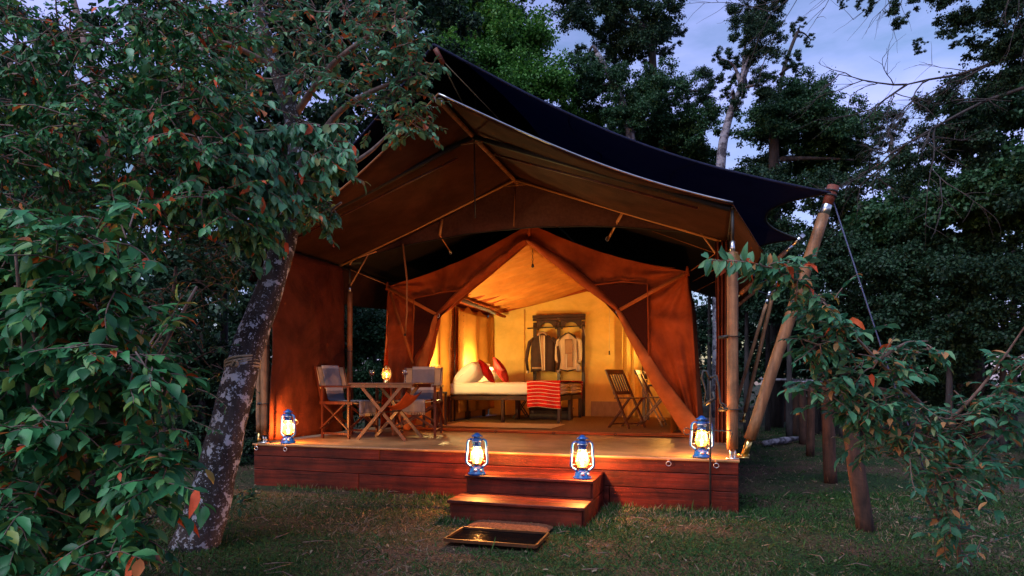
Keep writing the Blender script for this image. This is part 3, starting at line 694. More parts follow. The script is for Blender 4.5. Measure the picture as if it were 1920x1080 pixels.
# stitched hem bands round the mesh
for pl in ([(-1.42, 2.37), (-1.05, 2.40), (-.74, 2.355), (-.725, 1.42)], [(-3.16, 2.39), (-3.5, 2.37), (-3.92, 2.30), (-3.945, 1.48)]):
    tobj(MB().tube([(x, TY-.098, z) for x, z in pl], .010, 5), 'hem_band', 'rust_canvas')
# rolled flap: thick folded band from ridge to tie, and the loose lower flap
def band(inn, width, y0, puff, nm, m, v0, v1, side, flare=0):
    def fn(u, v):
        t = v0+(v1-v0)*v; a = poly_par(inn, ts, t); a2 = poly_par(inn, ts, min(1, t+.01)); d = a2-a if t < .99 else a-poly_par(inn, ts, t-.01)
        d = d/np.linalg.norm(d); n = np.array((-d[1], d[0]))*side
        w = width(v); p = a+n*w*(u-.12)
        return (p[0], y0-puff*sin(pi*u)*(.7+.3*nz3(v*6, u, side))+.010*sin(v*26+u*4)*u, p[1]+.01*nz3(v*7, 1, 0))
    return thick(tobj(MB().grid(fn, 12, 60), nm, m), .004)
band(R_in, lambda v: .045+.085*sin(pi*v)**.6, TY-.075, .085, 'rolled_flap', 'rust_canvas', 0, .42, 1)
band(L_in, lambda v: .045+.085*sin(pi*v)**.6, TY-.075, .085, 'rolled_flap', 'rust_canvas', 0, .42, -1)
band(R_in, lambda v: .05+.19*v**.9, TY-.10, .07, 'door_flap', 'rust_light', .42, 1, 1)
band(L_in, lambda v: .05+.17*v**.9, TY-.10, .07, 'door_flap', 'rust_light', .42, 1, -1)
# webbing from tie points to the shoulders
for a, b in (((-1.11, TY-.11, 2.03), (-.30, TY-.09, 2.46)), ((-3.55, TY-.11, 2.05), (-4.34, TY-.09, 2.47))):
    tobj(MB().bar(a, b, .006, .045, (0, 0, 1)), 'shoulder_strap', 'rust_light'); tobj(buckle(a), 'buckle', 'steel')
# diagonal folds of the left outer panel
tobj(MB().bar((-4.30, TY-.07, 2.40), (-3.95, TY-.07, 1.40), .006, .035), 'shoulder_strap', 'rust_light')
# shoulder points
for x in (-.27, -4.37):
    tobj(MB().tube([(x, TY-.03, 2.44), (x, TY-.03, 2.56)], [.03, .012], 8), 'shoulder_peak', 'rust_canvas')
tobj(MB().tube([(-2.28, TY-.04, 3.06), (-2.28, TY-.03, 3.27)], [.018, .028], 8), 'ridge_peak', 'rust_canvas')
# outer roof of the inner tent
for X1 in (-.27, -4.37):
    def fn(u, v, X1=X1):
        x = -2.28+(X1+2.28)*u; y = TY+(TB-TY)*v; z = 3.23-.73*u-.085*sin(pi*u)-.02*sin(v*12)*sin(pi*u)
        return (x, y, z)
    thick(tobj(MB().grid(fn, 20, 30), 'roof_panel', 'rust_canvas'), .004)
    def sw(u, v, X1=X1):
        s = 1 if X1 > -2 else -1
        return (X1+s*(.13*(1-v)+.015*sin(u*40)*(1-v)+.012*nz3(u*9, v*4, s)), TY+(TB-TY)*u, DZ+.01+(2.49-DZ)*v)
    thick(tobj(MB().grid(sw, 110, 22), 'side_wall', 'rust_canvas'), .004)
# dark window slots and hanging ties on the right side wall
for y in (8.5, 9.0, 9.5, 10.3, 11.0):
    tobj(MB().grid(lambda u, v, y=y: (-.13-.11*v+.022, y+.34*u, 1.20+1.1*v), 4, 6), 'mesh_window', 'window_mesh')
# ceiling lining: two slopes with rafter-wise wrinkles
for X1 in (-4.22, -.42):
    def cl(u, v, X1=X1):
        x = -2.30+(X1+2.30)*u; y = TY+.06+(TB-TY-.06)*v
        z = 2.985-.42*u-.05*sin(pi*u)+.020*sin(y*15+2.5*nz3(x, y*.6, 0)+x)*(.3+sin(pi*u))+.010*sin(y*34+x*2+3*nz3(x, y, 5))
        return (x, y, z)
    thick(tobj(MB().grid(cl, 24, 150), 'ceiling_lining', 'liner'), .003)
tobj(MB().grid(lambda u, v: (-4.2+1.9*u, TB-.02-.012*sin(9*u), 2.575+.40*u-.07*v), 30, 3), 'ceiling_hem', 'rust_canvas')
tobj(MB().grid(lambda u, v: (-2.3+1.9*u, TB-.02-.012*sin(9*u), 2.975-.40*u-.07*v), 30, 3), 'ceiling_hem', 'rust_canvas')
# back wall, partition seams
tobj(MB().grid(lambda u, v: (-4.34+3.97*u, TB+.02+.006*nz3(u*14, v*9, 0)+.012*sin(u*9)*v, DZ+.002+(2.98-.45*abs(2*u-1)-DZ)*v), 60, 24), 'back_wall', 'cream_wall')
for x in (-3.58, -1.62): tobj(MB().tube([(x, TB-.002, .47), (x, TB-.002, 2.6)], .006, 5), 'wall_seam', 'liner')
tobj(MB().grid(lambda u, v: (-2.22+.74*u, TB-.03, .47+.29*v), 6, 3), 'skirting', 'tan_cloth')
# interior right partition: vertical cream curtain strip and inner right wall
def pc(u, v): return (-1.60+.30*u, 12.12+.05*sin(u*14)+.02*nz3(u*3, v*3, 0), DZ+.01+2.05*v)
thick(tobj(MB().grid(pc, 40, 16), 'door_curtain', 'cream_wall'), .003)
tobj(MB().grid(lambda u, v: (-.48+.05*v+.02*sin(u*30), TY+.15+(TB-TY-.2)*u, DZ+.01+2.05*v), 90, 10), 'inner_wall', 'liner')
tobj(MB().grid(lambda u, v: (-4.33-.02*v+.012*sin(u*30), TY+.15+(TB-TY-.2)*u, DZ+.01+2.1*v), 90, 10), 'inner_wall', 'liner')
# curtains on the left wall with rows of brass eyelets, dark tent pole between
def curt(y0, y1, ztop, zb, name, pleat=6, lean=0, x0=-4.12):
    def fn(u, v):
        y = y0+(y1-y0)*u+lean*(1-v)*(.5-u)
        return (x0+.045*sin(u*pleat*pi)*(.5+.5*(1-v))+.02*nz3(u*4, v*4, y0), y, zb+(ztop-zb)*v-.05*sin(u*pleat*pi)*(v > .98))
    o = thick(tobj(MB().grid(fn, 50, 24), name, 'curtain'), .004)
    e = MB()
    for uu in (.06, .94):
        for k in range(16):
            p = fn(uu, .1+k*.055); e.lathe([(0, -.001), (.009, 0), (.009, .004), (0, .006)], (p[0]+.03, p[1], p[2]), 6)
    tobj(e, 'eyelets', 'trunk_black', kind='stuff')
curt(8.6, 9.9, 2.42, .9, 'window_curtain', 5, .2, -4.16)
curt(10.35, 12.27, 2.45, .6, 'window_curtain', 6, 0, -4.22)
tobj(MB().tube([(-4.20, 10.13, DZ), (-4.20, 10.13, 2.5)], .018, 8), 'tent_pole', 'dark_wood')
tobj(MB().tube([(-3.98, 9.9, 2.52), (-3.98, 11.6, 2.47)], .05, 8, flat=.6), 'rolled_blind', 'brown_cloth')
tobj(MB().tube([(-3.98, 10.6, 2.50), (-3.98, 12.2, 2.46)], .045, 8, flat=.6, wob=.3), 'rolled_blind', 'rust_canvas')
# light pull cord with toggle on the back wall
tobj(MB().tube([(-1.86, TB-.05, 2.55), (-1.86, TB-.05, 1.74)], .004, 4), 'pull_cord', 'cream_cloth')
tobj(MB().tube([(-1.86, TB-.05, 1.74), (-1.86, TB-.05, 1.66)], .014, 8), 'cord_toggle', 'trunk_black')
# hook and chain hanging at the ridge
ch = MB()
for k in range(5):
    c = (-2.31, TY+.25, 2.93-k*.04); pl = (1, 0) if k % 2 else (0, 1)
    ch.tube([(c[0]+.010*cos(a)*pl[0], c[1]+.010*cos(a)*pl[1], c[2]+.022*sin(a)) for a in np.linspace(0, 2*pi, 11)[:-1]], .003, 4, closed=True)
tobj(ch, 'chain', 'iron', kind='stuff'); tobj(MB().lathe([(0, -.035), (.022, -.02), (.016, .01), (0, .03)], (-2.31, TY+.25, 2.73), 10), 'hook', 'iron')
# threshold tube, apron cloth
tobj(MB().tube([(-4.25, TY+.02, DZ+.014), (-3.0, TY-.0, DZ+.014), (-1.6, TY+.01, DZ+.014), (-.25, TY-.03, DZ+.016)], .011, 8), 'sill_tube', 'rust_canvas')
tobj(MB().tube([(-4.25, TY+.09, DZ+.018), (-3.0, TY+.10, DZ+.018), (-.45, TY+.08, DZ+.018)], .016, 8), 'sill_tube', 'rust_light')
for x in (-3.6, -2.75, -1.95, -1.15):
    tobj(MB().tube([(x+.018*cos(a), TY-.02, DZ+.016+.014*sin(a)) for a in np.linspace(0, pi*2, 11)[:-1]], .004, 4, closed=True), 'sill_loop', 'black_strap')
def apr(u, v): 
    x = -1.15+.95*u; w = .16+.34*u
    return (x, TY-.06+w*(v)*1.0-.02*u, DZ+.012+.05*sin(pi*v)*u**2+.015*nz3(u*5, v*5, 0)*(.3+u))
tobj(MB().grid(apr, 30, 14), 'loose_apron', 'rust_light')
# carpet, rug
jt = MB().grid(lambda u, v: (-4.12+3.62*u, TY+.22+(TB-TY-.26)*v, DZ+.010+.004*nz3(u*20, v*20, 0)), 50, 50).obj('jute_carpet', M['jute'], None); tag(jt, 'brown jute matting that covers the floor inside the tent', 'carpet')
rg = MB().grid(lambda u, v: (-3.9+1.75*u, 8.72+.95*v+.01*sin(u*9), DZ+.022+.004*nz3(u*9, v*9, 0)), 40, 20).obj('bedside_rug', M['rug'], None); tag(rg, 'pale rectangular rug on the jute matting in front of the bed', 'rug')

# ================================================================== SHADE NET AND ITS POLES
PT = [(1.0, 6.10, 2.79), (.97, 7.84, 2.76), (1.0, 9.7, 2.76), (1.02, 11.3, 2.80), (1.05, 12.9, 2.80)]
def edge_pt(side, y):
    ys_ = [p[1] for p in PT]; x = np.interp(y, ys_, [p[0] for p in PT]); z = np.interp(y, ys_, [p[2] for p in PT])
    i = max(0, min(len(ys_)-2, int(np.searchsorted(ys_, y)-1))); t = min(1, max(0, (y-ys_[i])/(ys_[i+1]-ys_[i])))
    sc = .44*(1-(abs(2*t-1))**2.2)
    x -= sc; z += sc*.16
    return (x if side > 0 else 2*RX-x, y, z)
def ridge_pt(y): return (RX, y, float(np.interp(y, [5.05, 5.6, 6.2, 7, 8, 9, 11, 13], [4.07, 4.24, 4.34, 4.47, 4.57, 4.62, 4.62, 4.55])))
def net_side(side):
    def fn(u, v):
        yr = 5.05+(13-5.05)*v; ye = 6.10+(12.9-6.10)*v
        a = np.array(ridge_pt(yr)); b = np.array(edge_pt(side, ye))
        p = a+(b-a)*u; s = sin(pi*u)
        p[2] -= (.02*(1-v)**2+.10)*s; p[1] += .22*s*(1-v)**3
        return tuple(p)
    return MB().grid(fn, 60, 120)
net = empty('shade_net', (RX, 5.05, DZ), 0, 'huge navy shade net stretched high over the fly, peaked in front', 'shade net'); NO = np.array((RX, 5.05, DZ))
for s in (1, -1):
    g_ = net_side(s); o = g_.obj('net_slope', M['net' if s > 0 else 'net_shaded'], net, tuple(-NO)); thick(o, .004)
    n_ = [g_.v[i] for i in range(61)]; MB().tube(n_, .012, 6).obj('edge_cable', M['net'], net, tuple(-NO))
    n_ = [g_.v[j*61+60] for j in range(121)]; MB().tube(n_, .010, 6).obj('edge_cable', M['black_strap'], net, tuple(-NO))
for s in (1, -1):
    g_ = net_side(s)
    for i in (20, 40): MB().tube([g_.v[j*61+i] for j in range(0, 121, 4)], .006, 5).obj('seam', M['net'], net, tuple(-NO))
def nobj(mb, name, m): return mb.obj(name, M[m], net, tuple(-NO))
nobj(MB().tube([(RX+.01, 5.06, 4.04), (RX+.06, 5.12, 3.93)], .022, 8), 'peak_sleeve', 'red_cap')
nobj(MB().tube([(RX+.05, 5.12, 3.94), (RX+.03, 5.9, 3.73)], .006, 5), 'stay_rope', 'rope')
nobj(MB().tube([(RX+.06, 5.12, 3.95), (RX+.42, 5.9, 3.60)], .005, 5), 'stay_rope', 'rope')
nobj(MB().tube([(RX+.03, 6.0, 4.2), (RX+.03, 6.0, 3.7)], .010, 6), 'king_strut', 'iron')

def guy_pole(base, tip, r, label, rope_to=None, cap='red_cap'):
    o = empty('net_pole', tuple(base), 0, label, 'pole', 'leaning poles that hold the shade net'); B = np.array(base, float); T = np.array(tip, float); d = T-B; ln = np.linalg.norm(d); d /= ln
    n = 12; pts = [d*(.17+(ln-.40)*k/(n-1)) for k in range(n)]
    MB().tube([p+np.array((.006*nz3(k*.7, r*99, 0), 0, 0)) for k, p in enumerate(pts)], [r*(1+.05*nz3(k*.6, 3, r*50)) for k in range(n)], 16).obj('shaft', M['pole_wood'], o)
    MB().tube([d*.01, d*.18], r*.62, 12).obj('foot_sleeve', M['brass'], o)
    MB().tube([d*(ln-.25), d*(ln-.10)], r*.85, 12).obj('tip_sleeve', M['steel'], o)
    MB().tube([d*(ln-.14), d*(ln+.03)], [r*.88, r*1.0], 12).obj('tip_cap', M[cap], o)
    for q in (ln-.06, ln-.02): MB().tube([d*(q-.007), d*(q+.007)], r*1.12, 12).obj('cable_wrap', M['black_strap'], o)
    bb = MB(); bb.box((0, 0, 0), (.09, .07, .012)); bb.tube([(-.05, 0, .02), (.05, 0, .02)], .012, 8); bb.tube([(-.02, -.04, .02), (-.02, .04, .02)], .010, 8)
    bb.obj('bracket', M['brass'], o)
    if rope_to is not None: 
        a = d*(ln-.04); b = np.array(rope_to)-B; MB().tube([a, (a+b)/2+np.array((0, 0, -.05)), b], .006, 6).obj('guy_rope', M['blue_rope'], o)
guy_pole((.285, 6.04, .47), (1.02, 6.14, 2.83), .050, 'thick leaning wooden pole at the front right corner of the deck', (1.95, 6.6, .02))
desc = ['thinner leaning pole with bright steel tip, second behind the front right pole', 'leaning pole with steel tip, third along the right side of the tent', 'leaning pole with steel tip, fourth along the right side of the tent', 'leaning pole with steel tip, farthest along the right side of the tent']
for k, (bx, bz) in enumerate(((.21, 2.05), (.21, 2.10), (.52, .47), (.40, .47))):
    p = PT[k+1]; guy_pole((bx, p[1], bz), (p[0]+.02, p[1], p[2]+.03), .026 if k < 2 else .032, desc[k], None, 'steel')
descl = ['leaning pole behind the lichen covered trunk, its steel foot beside the left deck corner', 'leaning pole on the left side of the tent, second from the front', 'leaning pole on the left side of the tent, third from the front']
for k, p in enumerate(PT[:1]): guy_pole((-4.95, p[1], .40), (-5.12, p[1]+.2, 1.75), .035, descl[k], None, 'steel')
# ================================================================== LANTERNS
def lamp_light(name, loc, watts, col, rad, parent):
    l = bpy.data.lights.new(name, 'POINT'); l.energy = watts; l.color = col; l.shadow_soft_size = rad
    o = bpy.data.objects.new(name, l); COL.objects.link(o); o.parent = parent; o.location = loc; return o
LCOL = (1, .38, .08)
def make_lantern(name='hurricane_lantern', body='blue_paint', sc=1.0, watts=9.0, fm='flame'):
    t = empty(name)
    def P(mb, n, m, par=t, **k): return mb.obj(n, M[m], par, **k)
    z = lambda *a: [(r*sc, h*sc) for r, h in a]
    P(MB().lathe(z((0, 0), (.078, 0), (.082, .006), (.080, .016), (.066, .026), (.064, .050), (.052, .062), (.030, .070), (.028, .082), (0, .083)), seg=32), 'fuel_tank', body)
    P(MB().tube([(.066*sc*.7, -.058*sc*.8, .040*sc), (.078*sc*.7, -.070*sc*.8, .044*sc)], .012*sc, 10), 'filler_cap', 'steel')
    P(MB().tube([(.0*sc, -.070*sc, .044*sc), (.0*sc, -.062*sc, .044*sc)], [.016*sc, .020*sc], 12, flat=.6), 'badge', 'steel')
    P(MB().lathe(z((0, .082), (.030, .084), (.040, .096), (.042, .104), (.026, .108), (.012, .112), (0, .112)), seg=24), 'burner', 'brass')
    P(MB().lathe(z((.034, .106), (.050, .125), (.057, .150), (.054, .180), (.044, .215), (.036, .240), (.034, .250)), seg=32), 'globe', 'globe_glass')
    # chimney hood
    P(MB().lathe(z((.036, .250), (.040, .252), (.040, .262), (.034, .266), (.034, .276), (.045, .280), (.045, .320), (.040, .326), (.030, .330), (.030, .342), (.052, .344), (.054, .348), (.030, .360), (.022, .372), (.008, .378), (0, .378)), seg=28), 'hood', body)
    P(MB().lathe(z((.0455, .296), (.0465, .299), (.0455, .302)), seg=28), 'hood_ring', 'steel')
    for s in (-1, 1):
        pts = [(.034, .312), (.060, .318), (.080, .306), (.088, .285), (.090, .245), (.094, .190), (.099, .130), (.097, .106), (.084, .090), (.060, .074), (.048, .062)]
        P(MB().tube([(s*x*sc, 0, h*sc) for x, h in pts], .0105*sc, 10), 'side_tube', body)
    w = MB()
    for a in (pi/4, 3*pi/4, -pi/4, -3*pi/4):
        w.tube([(.040*cos(a)*sc, .040*sin(a)*sc, .106*sc), (.062*cos(a)*sc, .062*sin(a)*sc, .150*sc), (.050*cos(a)*sc, .050*sin(a)*sc, .215*sc), (.038*cos(a)*sc, .038*sin(a)*sc, .248*sc)], .0016*sc, 4)
    w.tube([(.062*cos(a)*sc, .062*sin(a)*sc, .150*sc) for a in np.linspace(0, 2*pi, 25)[:-1]], .0016*sc, 4, closed=True)
    w.tube([(-.088*sc, 0, .125*sc), (-.062*sc, 0, .120*sc)], .002*sc, 4); w.tube([(.088*sc, 0, .125*sc), (.062*sc, 0, .120*sc)], .002*sc, 4)
    P(w, 'guard_wire', 'steel')
    P(MB().tube([(-.090*sc, 0, .275*sc)]+[(-.100*cos(a)*sc, .10*sin(a)*sc+.01, (.27-.055*sin(a)*1.2)*sc) for a in np.linspace(.3, pi-.3, 10)]+[(.090*sc, 0, .275*sc)], .0018*sc, 4), 'bail_handle', 'steel')
    P(MB().lathe(z((0, .112), (.009, .120), (.0125, .132), (.010, .148), (.004, .166), (0, .176)), seg=12), 'flame', fm)
    lamp_light('flame_light', (0, 0, .185*sc), watts, LCOL, .016, t)
    return t
LW = 42.0
la = make_lantern(watts=LW)
tag(la, 'lit blue hurricane lantern on the left end of the top step', 'lantern', 'lit blue lanterns'); la.location = (-2.02, 5.40, .307); la.rotation_euler.z = R(8)
for loc, rz, lb in (((-1.06, 5.44, .307), 14, 'lit blue hurricane lantern on the right end of the top step'),
                    ((-.075, 6.03, DZ), 6, 'lit blue hurricane lantern on the deck behind the iron hook, beside the right front pole'),
                    ((-4.50, 6.02, DZ), -5, 'lit blue hurricane lantern at the left corner of the deck, beside the left pole')):
    c = copy_tree(la, None, loc, R(rz)); c['label'] = lb
    for q in c.children:
        if q.name.startswith('flame') and q.type == 'MESH': q.scale = (random.uniform(.85, 1.1), 1, random.uniform(.9, 1.12)); q.location.z = .120*(1-q.scale[2])
        if q.type == 'LIGHT' and loc[2] > .4: q.data = q.data.copy(); q.data.energy = 24.0

# ================================================================== IRON LANTERN HOOK
hk = empty('iron_hook', (.0, 5.86, 0), 0, 'black wrought iron hook stake in front of the right lantern', 'lantern stand')
MB().tube([(0, 0, -.05), (0, 0, .60), (.005, 0, 1.05), (.0, 0, 1.20)], .009, 8).obj('stake', M['iron'], hk)
MB().tube([(0, 0, 1.16), (-.03, 0, 1.24), (-.06, 0, 1.24), (-.07, 0, 1.18), (-.05, 0, 1.12), (-.035, 0, 1.05), (-.05, 0, .95)], [.012, .014, .014, .012, .010, .009, .006], 8).obj('crook', M['iron'], hk)
MB().tube([(0, 0, 1.18), (.05, 0, 1.20), (.07, 0, 1.10), (.085, 0, .96), (.12, 0, .90), (.13, 0, .94), (.10, 0, .96), (.09, 0, .92)], [.012, .012, .010, .009, .008, .008, .007, .006], 8).obj('scroll', M['iron'], hk)
MB().tube([(-.04, 0, .95), (.04, 0, 1.0), (.02, 0, 1.06)], .018, 6).obj('collar', M['iron'], hk)
tw = [(-.16+.30*k/24, .006*cos(k*1.6), .715+.006*sin(k*1.6)) for k in range(25)]
MB().tube([(-.20+.028*cos(a), 0, .705+.030*sin(a)) for a in np.linspace(pi*1.75, pi*.45, 10)]+tw+[(.17, 0, .72), (.185, 0, .69), (.17, 0, .66)], .0055, 6).obj('twisted_arm', M['iron'], hk)

# ================================================================== DIRECTOR CHAIRS
def make_chair():
    t = empty('camp_chair', (0, 0, 0), 0, 'x', 'chair', 'canvas camp chairs beside the table')
    w, d, sh, ah, bh = .27, .20, .43, .63, .88          # half width, half depth, heights; faces -y
    m = 'furn_wood'
    for sx in (-1, 1):
        for sy in (-1, 1):
            MB().bar((sx*w, sy*d, 0), (sx*w, sy*d, ah-.01), .030, .026, (0, 1, 0)).obj('leg', M[m], t, smooth=False)
        MB().box((0, 0, 0), (.055, .52, .020), bev=.006).obj('armrest', M[m], t, (sx*w, .0, ah), smooth=False)
        MB().bar((sx*w, -d-.06, sh+.0), (sx*w, d+.04, sh-.0), .026, .034).obj('seat_rail', M[m], t, smooth=False)
        MB().bar((sx*(w-.02), d+.02, sh-.02), (sx*(w-.02), d+.13, bh), .026, .030, (0, 1, 0)).obj('back_post', M[m], t, smooth=False)
        # side X brace
        MB().bar((sx*(w+.020), -d, .12), (sx*(w+.020), d*.8, sh-.02), .014, .028, (1, 0, 0)).obj('side_brace', M[m], t, smooth=False)
        MB().bar((sx*(w+.034), d, .12), (sx*(w+.034), -d*.8, sh-.02), .014, .028, (1, 0, 0)).obj('side_brace', M[m], t, smooth=False)
        MB().bar((sx*w, -d, .06), (sx*w, d, .06), .02, .026).obj('foot_rail', M[m], t, smooth=False)
    for y in (-d, d):
        MB().bar((-w, y+.014, .10), (w, y+.014, sh-.03), .026, .014, (0, 1, 0)).obj('cross_brace', M[m], t, smooth=False)
        MB().bar((w, y-.014, .10), (-w, y-.014, sh-.03), .026, .014, (0, 1, 0)).obj('cross_brace', M[m], t, smooth=False)
    thick(MB().grid(lambda u, v: (-w+2*w*u, -d-.04+(2*d+.06)*v, sh+.012-.030*sin(pi*u)), 12, 10).obj('seat', M['seat_canvas'], t), .008)
    def bk(u, v):
        z = sh+.17+(bh-sh-.18)*v; y = d+.02+.11*(z-sh)/(bh-sh)
        return (-w+.01+(2*w-.02)*u, y+.03*sin(pi*u)-.012, z)
    thick(MB().grid(bk, 14, 8).obj('backrest', M['seat_canvas'], t), .008)
    # grey towel hung over back and seat, with its fringe
    def tw_(u, v):
        x = -.155+.31*u
        if v < .5:
            q = v/.5; z = bh+.01-(bh-sh-.03)*q; y = d+.02+.11*(z-sh)/(bh-sh)+.03*sin(pi*(x+w)/(2*w))-.030
        elif v < .85:
            q = (v-.5)/.35; z = sh+.012; y = d+.0-(2*d+.06)*q; z += .010
        else:
            q = (v-.85)/.15; z = sh+.020-.15*q; y = -d-.065-.008*sin(u*14)
        return (x+.006*nz3(u*3, v*9, 0), y+.006*nz3(u*6, v*12, 4), z+.004*nz3(u*9, v*9, 8))
    tw = thick(MB().grid(tw_, 16, 60).obj('towel', M['grey_towel'], t), .005)
    fr = MB()
    for k in range(18): x = -.153+.306*k/17; fr.tube([(x, -d-.068, sh-.128), (x+random.uniform(-.006, .006), -d-.070, sh-.165)], [.004, .003], 4)
    fr.obj('fringe', M['cream_cloth'], tw, kind='stuff')
    return t
ch0 = make_chair(); ch0.location = (-4.27, 6.93, DZ); ch0.rotation_euler.z = R(82)
ch0['label'] = 'camp chair with a towel, left of the folding table, seen from its side'
c = copy_tree(ch0, None, (-3.66, 7.58, DZ), R(12)); c['label'] = 'camp chair with a towel over it behind the folding table, its canvas back facing out'

# ------------------------------------------------------------------ folding table with drinks
tb = empty('folding_table', (-3.68, 6.86, DZ), 0, 'folding wooden table on crossed legs between the camp chairs, lamp and goblets on it', 'table')
for k in range(4):
    MB().box((0, 0, 0), (.86, .135, .018), bev=.004).obj('slat', M['furn_wood'], tb, (.02, -.21+.14*k, .665), smooth=False)
MB().box((0, 0, 0), (.80, .022, .038)).obj('apron', M['furn_wood'], tb, (.02, -.25, .636), smooth=False)
MB().box((0, 0, 0), (.80, .022, .038)).obj('apron', M['furn_wood'], tb, (.02, .25, .636), smooth=False)
for y in (-.23, .21):
    MB().bar((-.31, y, 0), (.27, y, .63), .038, .022, (0, 1, 0)).obj('leg', M['furn_wood'], tb, smooth=False)
    MB().bar((.31, y+.026, 0), (-.27, y+.026, .63), .038, .022, (0, 1, 0)).obj('leg', M['furn_wood'], tb, smooth=False)
MB().tube([(-.0, -.25, .325), (0, .25, .325)], .010, 8).obj('pivot_rod', M['dark_wood'], tb)
thick(MB().grid(lambda u, v: (.06+.26*u, -.20+.40*v, .40+.17*u-.05*sin(pi*v)-.06*sin(pi*u)), 12, 10).obj('canvas_sling', M['rust_canvas'], tb), .004)
tl = make_lantern('table_lantern', 'brass', .55, 1.0, 'small_flame'); tl.location = (-3.74, 6.88, 1.135)
tag(tl, 'small brass oil lamp burning on the folding table', 'oil lamp')
# round glass of the table lamp
MB().lathe([(.02, .05), (.05, .065), (.066, .10), (.05, .135), (.022, .15)], seg=24).obj('round_glass', M['clear_glass'], tl)
def goblet(loc, lb):
    g = empty('goblet', loc, 0, lb, 'glass', 'goblets on the folding table')
    MB().lathe([(0, 0), (.030, 0), (.030, .003), (.006, .008), (.005, .070), (.012, .078), (.030, .095), (.036, .125), (.031, .155), (.029, .155), (.033, .125), (.027, .098), (0, .085)], seg=20).obj('bowl', M['clear_glass'], g)
    MB().lathe([(0, .088), (.025, .098), (.032, .120), (0, .121)], seg=16).obj('wine', M['wine'], g)
goblet((-3.93, 6.86, 1.135), 'stemmed goblet left of the small brass lamp'); goblet((-3.50, 6.90, 1.135), 'stemmed goblet right of the small brass lamp')

# ================================================================== BEDS
def make_bed(y0, w, lb):
    b = empty('bed', (-3.30, y0+w/2, DZ), 0, lb, 'bed', 'beds pushed together in the tent')
    L_, hw = 1.98, w/2-.006
    for sx in (-1, 0, 1):
        for sy in (-1, 1): MB().box((0, 0, 0), (.055, .055, .44), bev=.005).obj('leg', M['dark_wood'], b, (sx*(L_/2-.03), sy*(hw-.03), .22), smooth=False)
    for sy in (-1, 1): MB().box((0, 0, 0), (L_-.12, .032, .075), bev=.005).obj('side_rail', M['dark_wood'], b, (0, sy*(hw-.018), .41), smooth=False)
    for sx in (-1, 1): MB().box((0, 0, 0), (.032, 2*hw-.12, .075), bev=.005).obj('end_rail', M['dark_wood'], b, (sx*(L_/2-.018), 0, .41), smooth=False)
    def mt(u, v):
        a = 2*pi*v; ex = .30
        cx, cz = cos(a), sin(a); f = 1/(abs(cx)**6+abs(cz)**6)**(1/6)
        e = 1-max(0, abs(2*u-1)-.95)*2.0
        return (-L_/2+.02+(L_-.04)*u, cx*f*(hw-.002)*e, .565+cz*f*.105*e+.012*nz3(u*9, v*7, y0)+.005*nz3(u*26, v*19, y0))
    m = MB().grid(mt, 60, 40); n = len(m.v)
    o = m.obj('mattress', M['linen'], b)
    MB().box((0, 0, 0), (.012, 2*hw-.04, .17)).obj('mattress_end', M['linen'], b, (L_/2-.03, 0, .565))
    # layers seen at the foot end
    for k in range(3): MB().tube([(L_/2-.02, -hw+.05, .50+k*.055), (L_/2-.005, 0, .505+k*.055+.004), (L_/2-.02, hw-.05, .50+k*.055)], .026, 8).obj('folded_blanket', M['cream_cloth'], b)
    return b
b1 = make_bed(10.02, .88, 'bed nearest the tent opening, white linen and a red striped throw over its foot')
b2 = make_bed(10.93, .88, 'second bed standing behind the nearest one, against it')
def throw(u, v):
    x0 = -2.86+.56*u; w = v*2.55
    drop = .42; top = 1.80
    if w < drop: p = (x0+.02*(drop-w), 9.985-.02*sin(u*13)*(drop-w)*2-.012, DZ+.26+w)
    elif w < drop+top: p = (x0, 9.985+(w-drop), DZ+.695+.008*nz3(u*5, w*4, 0))
    else: q = w-drop-top; p = (x0, 9.985+top+.02, DZ+.69-q)
    s = min(1, max(0, (w-drop+.05)/.10)); z = p[2]
    return (p[0]+.015*nz3(w*3, u, 2), p[1], z+.015*sin(u*5)*(w < drop))
th_ = MB().grid(throw, 24, 110).obj('red_throw', M['red_throw'], None); thick(th_, .012)
tag(th_, 'red throw with thin white stripes draped over the foot of the beds', 'blanket')
def pillow(name, loc, s, m, lb, cat, rot, dia=False, grp=None):
    def fn(u, v):
        x, y = 2*u-1, 2*v-1; e = (1-x**2)*(1-y**2); th = max(e, 0)**.38
        pin = 1-.10*(x*x*y*y)**0-.10*(1-abs(x*y))*0
        return x*s[0]*(1-.08*(1-x*x)*0)*(1-.07*(1-y*y)*(abs(x) > 9)), y*s[1], th
    mb = MB()
    for sg in (1, -1):
        mb.grid(lambda u, v: (lambda q: (q[0]*(1-.08*(1-(2*v-1)**2)*abs(2*u-1)), sg*s[2]*q[2]+.006*nz3(u*6, v*6, sg), q[1]*(1-.08*(1-(2*u-1)**2)*abs(2*v-1))))(fn(u, v)), 18, 18)
    o = mb.obj(name, M[m], None, loc); o.rotation_mode = 'YXZ'; o.rotation_euler = rot; tag(o, lb, cat, grp); return o
pillow('pillow', (-4.00, 10.42, DZ+.82), (.40, .27, .16), 'linen', 'plump white pillow leaning at the head of the nearest bed', 'pillow', (R(50), R(0), R(90)))
pillow('pillow', (-4.00, 11.35, DZ+.80), (.36, .24, .13), 'linen', 'white pillow on the second bed behind the red cushions', 'pillow', (R(62), 0, R(90)))
pillow('cushion', (-3.72, 10.42, DZ+.86), (.19, .19, .075), 'red_cushion', 'red cushion standing on its corner, the front one of two', 'cushion', (R(32), R(45), R(-66)), grp='red cushions on the beds')
pillow('cushion', (-3.66, 11.05, DZ+.88), (.215, .215, .085), 'red_cushion', 'red cushion standing on its corner, farther back and taller', 'cushion', (R(28), R(45), R(-62)), grp='red cushions on the beds')
